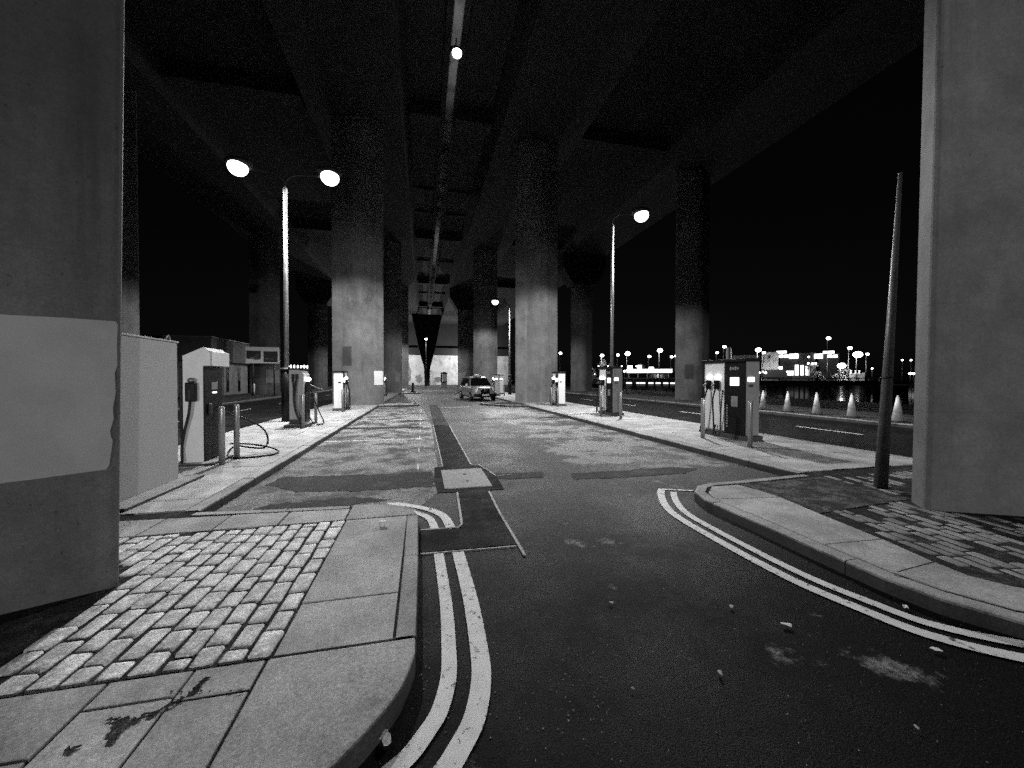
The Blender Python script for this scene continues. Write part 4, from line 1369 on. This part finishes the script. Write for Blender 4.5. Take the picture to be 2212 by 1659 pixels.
far_lamp(1298.6, 768, 138, 'distant round lamp left of the thin lamp post', 1.15, 4000)
far_lamp(1333, 767, 155, 'distant round lamp just right of the thin lamp post')
far_lamp(1354, 764, 150, 'largest glowing distant lamp left of the lit canopy', 1.7, 6000)
far_lamp(1401, 770, 150, 'distant lamp over the middle of the lit canopy', 1.0)
far_lamp(1423.6, 757, 135, 'tallest distant lamp on a bright post over the canopy', 1.5, 6000)
far_lamp(1449, 771, 155, 'distant lamp near the lit outer pier', 0.9)
far_lamp(1458, 769, 158, 'distant lamp touching the lit outer pier', 0.8)
far_lamp(1547, 762, 150, 'small distant lamp right of the outer pier', 0.8)
far_lamp(1562.7, 749, 150, 'distant hooded lamp above the largest charger', 1.0)
far_lamp(1556, 779, 150, 'low distant lamp just above the largest charger', 0.8)
far_lamp(1636, 756, 148, 'glowing lamp at the left edge of the white building', 1.5, 9000)
far_lamp(1648, 762, 146, 'lamp against the white building wall', 0.8)
far_lamp(1787, 731, 150, 'highest distant lamp above the lit bars', 1.0)
far_lamp(1833, 752, 150, 'distant curved lamp left of the glowing floodlight', 1.0)
far_lamp(1850, 766, 150, 'large glowing floodlight left of the leaning pole', 2.0, 6000)
far_lamp(1815, 790, 150, 'low floodlight over the lit shrubs', 1.8, 4000)
far_lamp(1871, 765, 152, 'tiny double lamp beside the leaning pole', 0.7)

GL = 'small lights scattered along the far bank'
def small_light(u, v, dist, label, sz=0.3):
    p = far(u, v, dist)
    t = thing('small_lamp', label, 'lamp', (p.x, p.y, 0), -math.atan2(p.x, p.y), GL)
    MB().cyl((0, 0, 0), (0, 0, p.z), 0.05, 0.05, 6).build('post', M['dark'], t)
    MB().ell((0, 0, p.z), (sz, 0.2, sz * 0.95), 10, 7).build('bulb', M['lens_far'], t)
SL = 'small blurred light among the trees on the far bank'
for u, v, sz in ((1272, 790, .2), (1275, 804, .45), (1284, 808, .25), (1293, 791, .22), (1304, 805, .35), (1310, 798, .22), (1314, 802, .45), (1314, 791, .25), (1318, 794, .3), (1325, 799, .28), (1328, 803, .3), (1343, 791, .2), (1349, 802, .35), (1355, 799, .4), (1364, 792, .25), (1375, 791, .25)):
    small_light(u, v, 147 + (u * 7) % 9, SL, sz)
SR = 'tiny light near the dark building on the far bank'
for u, v, sz in ((1746, 785, .25), (1755, 786, .3), (1762, 785, .25), (1747, 771, .25), (1700, 803, .2), (1641, 805, .25), (1654, 805, .3)):
    small_light(u, v, 151, SR, sz)
SQ = 'tiny light in the dark between leaning pole and near right pier'
for u, v, sz in ((1949, 778, .2), (1968, 778, .2), (1966, 807, .3), (1973, 807, .3), (1884, 796, .2)):
    small_light(u, v, 150, SQ, sz)

def far_box(u0, u1, v0, v1, dist, depth, name, label, cat, mat, part='wall', group=None):
    p = far((u0 + u1) / 2, 818, dist)
    ta = far(u0, v0, dist); tb = far(u1, v1, dist)
    wd = math.hypot(ta.x - tb.x, ta.y - tb.y)
    t = thing(name, label, cat, (p.x, p.y, 0), -math.atan2(p.x, p.y), group)
    MB().box((0, depth / 2, (ta.z + 0) / 2), (wd, depth, ta.z), 0.03).build(part, mat, t)
    return t, wd, ta.z, p

def on_box(t, u0, u1, v0, v1, dist, name, mat, y=-0.06, th=0.1):
    """panel on the front of a far building, given where it sits"""
    c = far((u0 + u1) / 2, (v0 + v1) / 2, dist)
    a = far(u0, v0, dist); b = far(u1, v1, dist)
    wd = math.hypot(a.x - b.x, a.y - b.y)
    ang = t.rotation_euler.z
    dx = (c.x - t.location.x) * math.cos(ang) + (c.y - t.location.y) * math.sin(ang)
    return MB().box((dx, y, c.z), (wd, th, a.z - b.z), 0.02).build(name, mat, t)

# forecourt canopy
t, wd, ht, p = far_box(1352, 1452, 797, 806, 148, 10, 'forecourt_canopy', 'long brightly lit canopy on the far bank', 'canopy', M['concrete_pale'], 'roof')
rf = t.children[0]
rf.location.z = 0
rf.data.transform(Matrix.Translation((0, 0, 0)))
for v in rf.data.vertices:
    if v.co.z < ht * 0.5:
        v.co.z = ht - 1.3
on_box(t, 1353, 1451, 798, 805, 148, 'lit_fascia', M['window'], -0.3, 0.2)
for u in (1358, 1378, 1398, 1412, 1426, 1444):
    on_box(t, u - 0.8, u + 0.8, 806, 816, 148, 'column', M['wall'], 0.5, 0.4)
on_box(t, 1352, 1452, 807, 816, 148, 'shop_window', M['glass'], 6.0, 0.3)
on_box(t, 1356, 1366, 790, 799, 148, 'lit_panel', M['sign_lit'], -0.4, 0.3)
on_box(t, 1378, 1386, 789, 799, 148, 'lit_panel', M['sign_lit'], -0.4, 0.3)
on_box(t, 1402, 1412, 793, 800, 148, 'lit_panel', M['sign_lit'], -0.4, 0.3)
# long quay wall, with lamp reflections in the water added as glowing strips
t = thing('quay_wall', 'low dark quay wall with a row of lit openings across the water', 'wall', (0, 0, 0))
pa, pb = far(1255, 818, 132), far(1900, 818, 128)
wl = MB()
d = (pb - pa); d.z = 0
L = d.length
an = math.atan2(d.y, d.x)
t.location = (pa.x, pa.y, 0)
t.rotation_euler = (0, 0, an)
MB().box((L / 2, 0, 0.55), (L, 0.5, 1.1)).build('parapet', M['dark'], t)
MB().box((L / 2, 0, 1.75), (L, 0.4, 0.22), 0.02).build('coping', M['galv'], t)
rn = random.Random(2)
x = 16.0
for k in range(9):
    ww = rn.uniform(0.9, 1.8)
    MB().box((x, -0.27, 0.28), (ww, 0.05, 0.42), 0.02).build('lit_opening', M['window'], t)
    x += ww + rn.uniform(0.4, 1.0)
for k in range(40):
    MB().box((L * k / 39, 0, 1.38), (0.12, 0.2, 0.55)).build('rail_post', M['galv'], t)

# buildings
t, wd, ht, p = far_box(1579, 1640, 768, 800, 165, 12, 'low_hall', 'long grey hall behind the largest charger', 'building', M['wall'])
t, wd, ht, p = far_box(1645, 1681, 761.5, 798, 158, 10, 'white_building', 'white gabled building with two small dark windows far right', 'building', M['concrete_pale'])
on_box(t, 1647, 1651, 768, 774, 158, 'window', M['glass'])
on_box(t, 1660, 1664, 768, 774, 158, 'window', M['glass'])
on_box(t, 1645, 1700, 799, 815, 158, 'porch', M['dark'], -1.0, 2.0)
on_box(t, 1646, 1650, 801, 806, 158, 'lit_door', M['window'], -2.1)
on_box(t, 1682, 1690, 792, 798, 158, 'lit_door', M['window'], -2.1)
t, wd, ht, p = far_box(1684, 1760, 764, 812, 166, 12, 'lit_building', 'dark building with bright strip lights and tall lit windows', 'building', M['mid'])
for u0, u1, v0, v1 in ((1678, 1699, 758.8, 762.6), (1683, 1692, 767, 772), (1694, 1703, 767, 772), (1705, 1724, 765, 774), (1759, 1777, 765, 774)):
    on_box(t, u0, u1, v0, v1, 166, 'strip_light', M['sign_lit'], -0.3, 0.3)
for u0, u1, v0, v1 in ((1695, 1714, 801, 811), (1717, 1725, 788, 811), (1729, 1736, 789, 811), (1740, 1748, 791, 811)):
    on_box(t, u0, u1, v0, v1, 166, 'lit_window', M['window'])
t, wd, ht, p = far_box(1768, 1812, 764, 812, 168, 12, 'dark_building', 'dark building under a bright strip light left of the floodlights', 'building', M['dark'])
for u0, u1, v0, v1 in ((1778, 1802, 759, 763), (1786, 1797, 767, 772), (1799, 1809, 767, 772)):
    on_box(t, u0, u1, v0, v1, 168, 'strip_light', M['sign_lit'], -0.3, 0.3)
t, wd, ht, p = far_box(1832, 1868, 806, 812, 150, 3, 'lit_fence_yard', 'small lit yard with pale posts below the floodlight', 'yard', M['wall'])
for u in (1838, 1848, 1856):
    on_box(t, u - 1.5, u + 1.5, 800, 808, 150, 'post', M['white'])
p = far(1574, 800, 140)
t = thing('vent_stack', 'pale ribbed stack rising above the largest charger', 'stack', (p.x, p.y, 0))
MB().lathe([(0.75, 0), (0.75, 11.2), (0.5, 11.6), (0, 11.7)], seg=14).build('stack', M['cover_paint'], t)

# dark trees among the far lights
def tree(u, dist, h, wdt, label, seed):
    p = far(u, 818, dist)
    t = thing('tree', label, 'tree', (p.x, p.y, 0), 0, 'trees on the far bank')
    tr_ = MB().cyl((0, 0, 0), (0, 0, h * 0.7), 0.22, 0.06, 8)
    rn = random.Random(seed)
    for k in range(6):
        a = rn.uniform(0, 6.3)
        tr_.cyl((0, 0, h * (0.25 + 0.07 * k)), (wdt * 0.5 * math.cos(a), wdt * 0.5 * math.sin(a), h * (0.45 + 0.08 * k)), 0.08, 0.03, 6)
    tr_.build('trunk', M['dark'], t)
    cr = bmesh.new()
    cl = [(rn.uniform(-.5, .5) * wdt, rn.uniform(-.5, .5) * wdt, rn.uniform(0.25, 0.95) * h, rn.uniform(0.5, 1.1)) for _ in range(16)]
    for k in range(700):
        c = rn.choice(cl)
        taper = 1.15 - c[2] / h
        p0 = Vector((c[0] * taper + rn.gauss(0, .35) * c[3], c[1] * taper + rn.gauss(0, .35) * c[3], c[2] + rn.gauss(0, .4) * c[3]))
        d1 = Vector((rn.gauss(0, 1), rn.gauss(0, 1), rn.gauss(0, 1))).normalized() * 0.22
        d2 = Vector((rn.gauss(0, 1), rn.gauss(0, 1), rn.gauss(0, 1))).normalized() * 0.22
        cr.faces.new([cr.verts.new(p0 - d1), cr.verts.new(p0 + d2), cr.verts.new(p0 + d1), cr.verts.new(p0 - d2)])
    m = MB(); m._add(cr)
    m.build('crown', M['foliage'], t)
tree(1302, 142, 8.5, 4.5, 'lit tree below the round lamp left of the thin lamp post', 1)
tree(1320, 146, 7.0, 4.0, 'smaller lit tree beside the black topped charger', 2)
tree(1385, 160, 7.5, 5.0, 'dark tree behind the lit canopy', 3)
tree(1755, 152, 6.5, 5.0, 'dark tree in front of the tall lit windows', 4)
tree(1822, 152, 5.0, 5.0, 'bushy tree under the low floodlight', 5)
tree(1279, 144, 5.5, 3.0, 'tree under the two stacked lamps', 6)
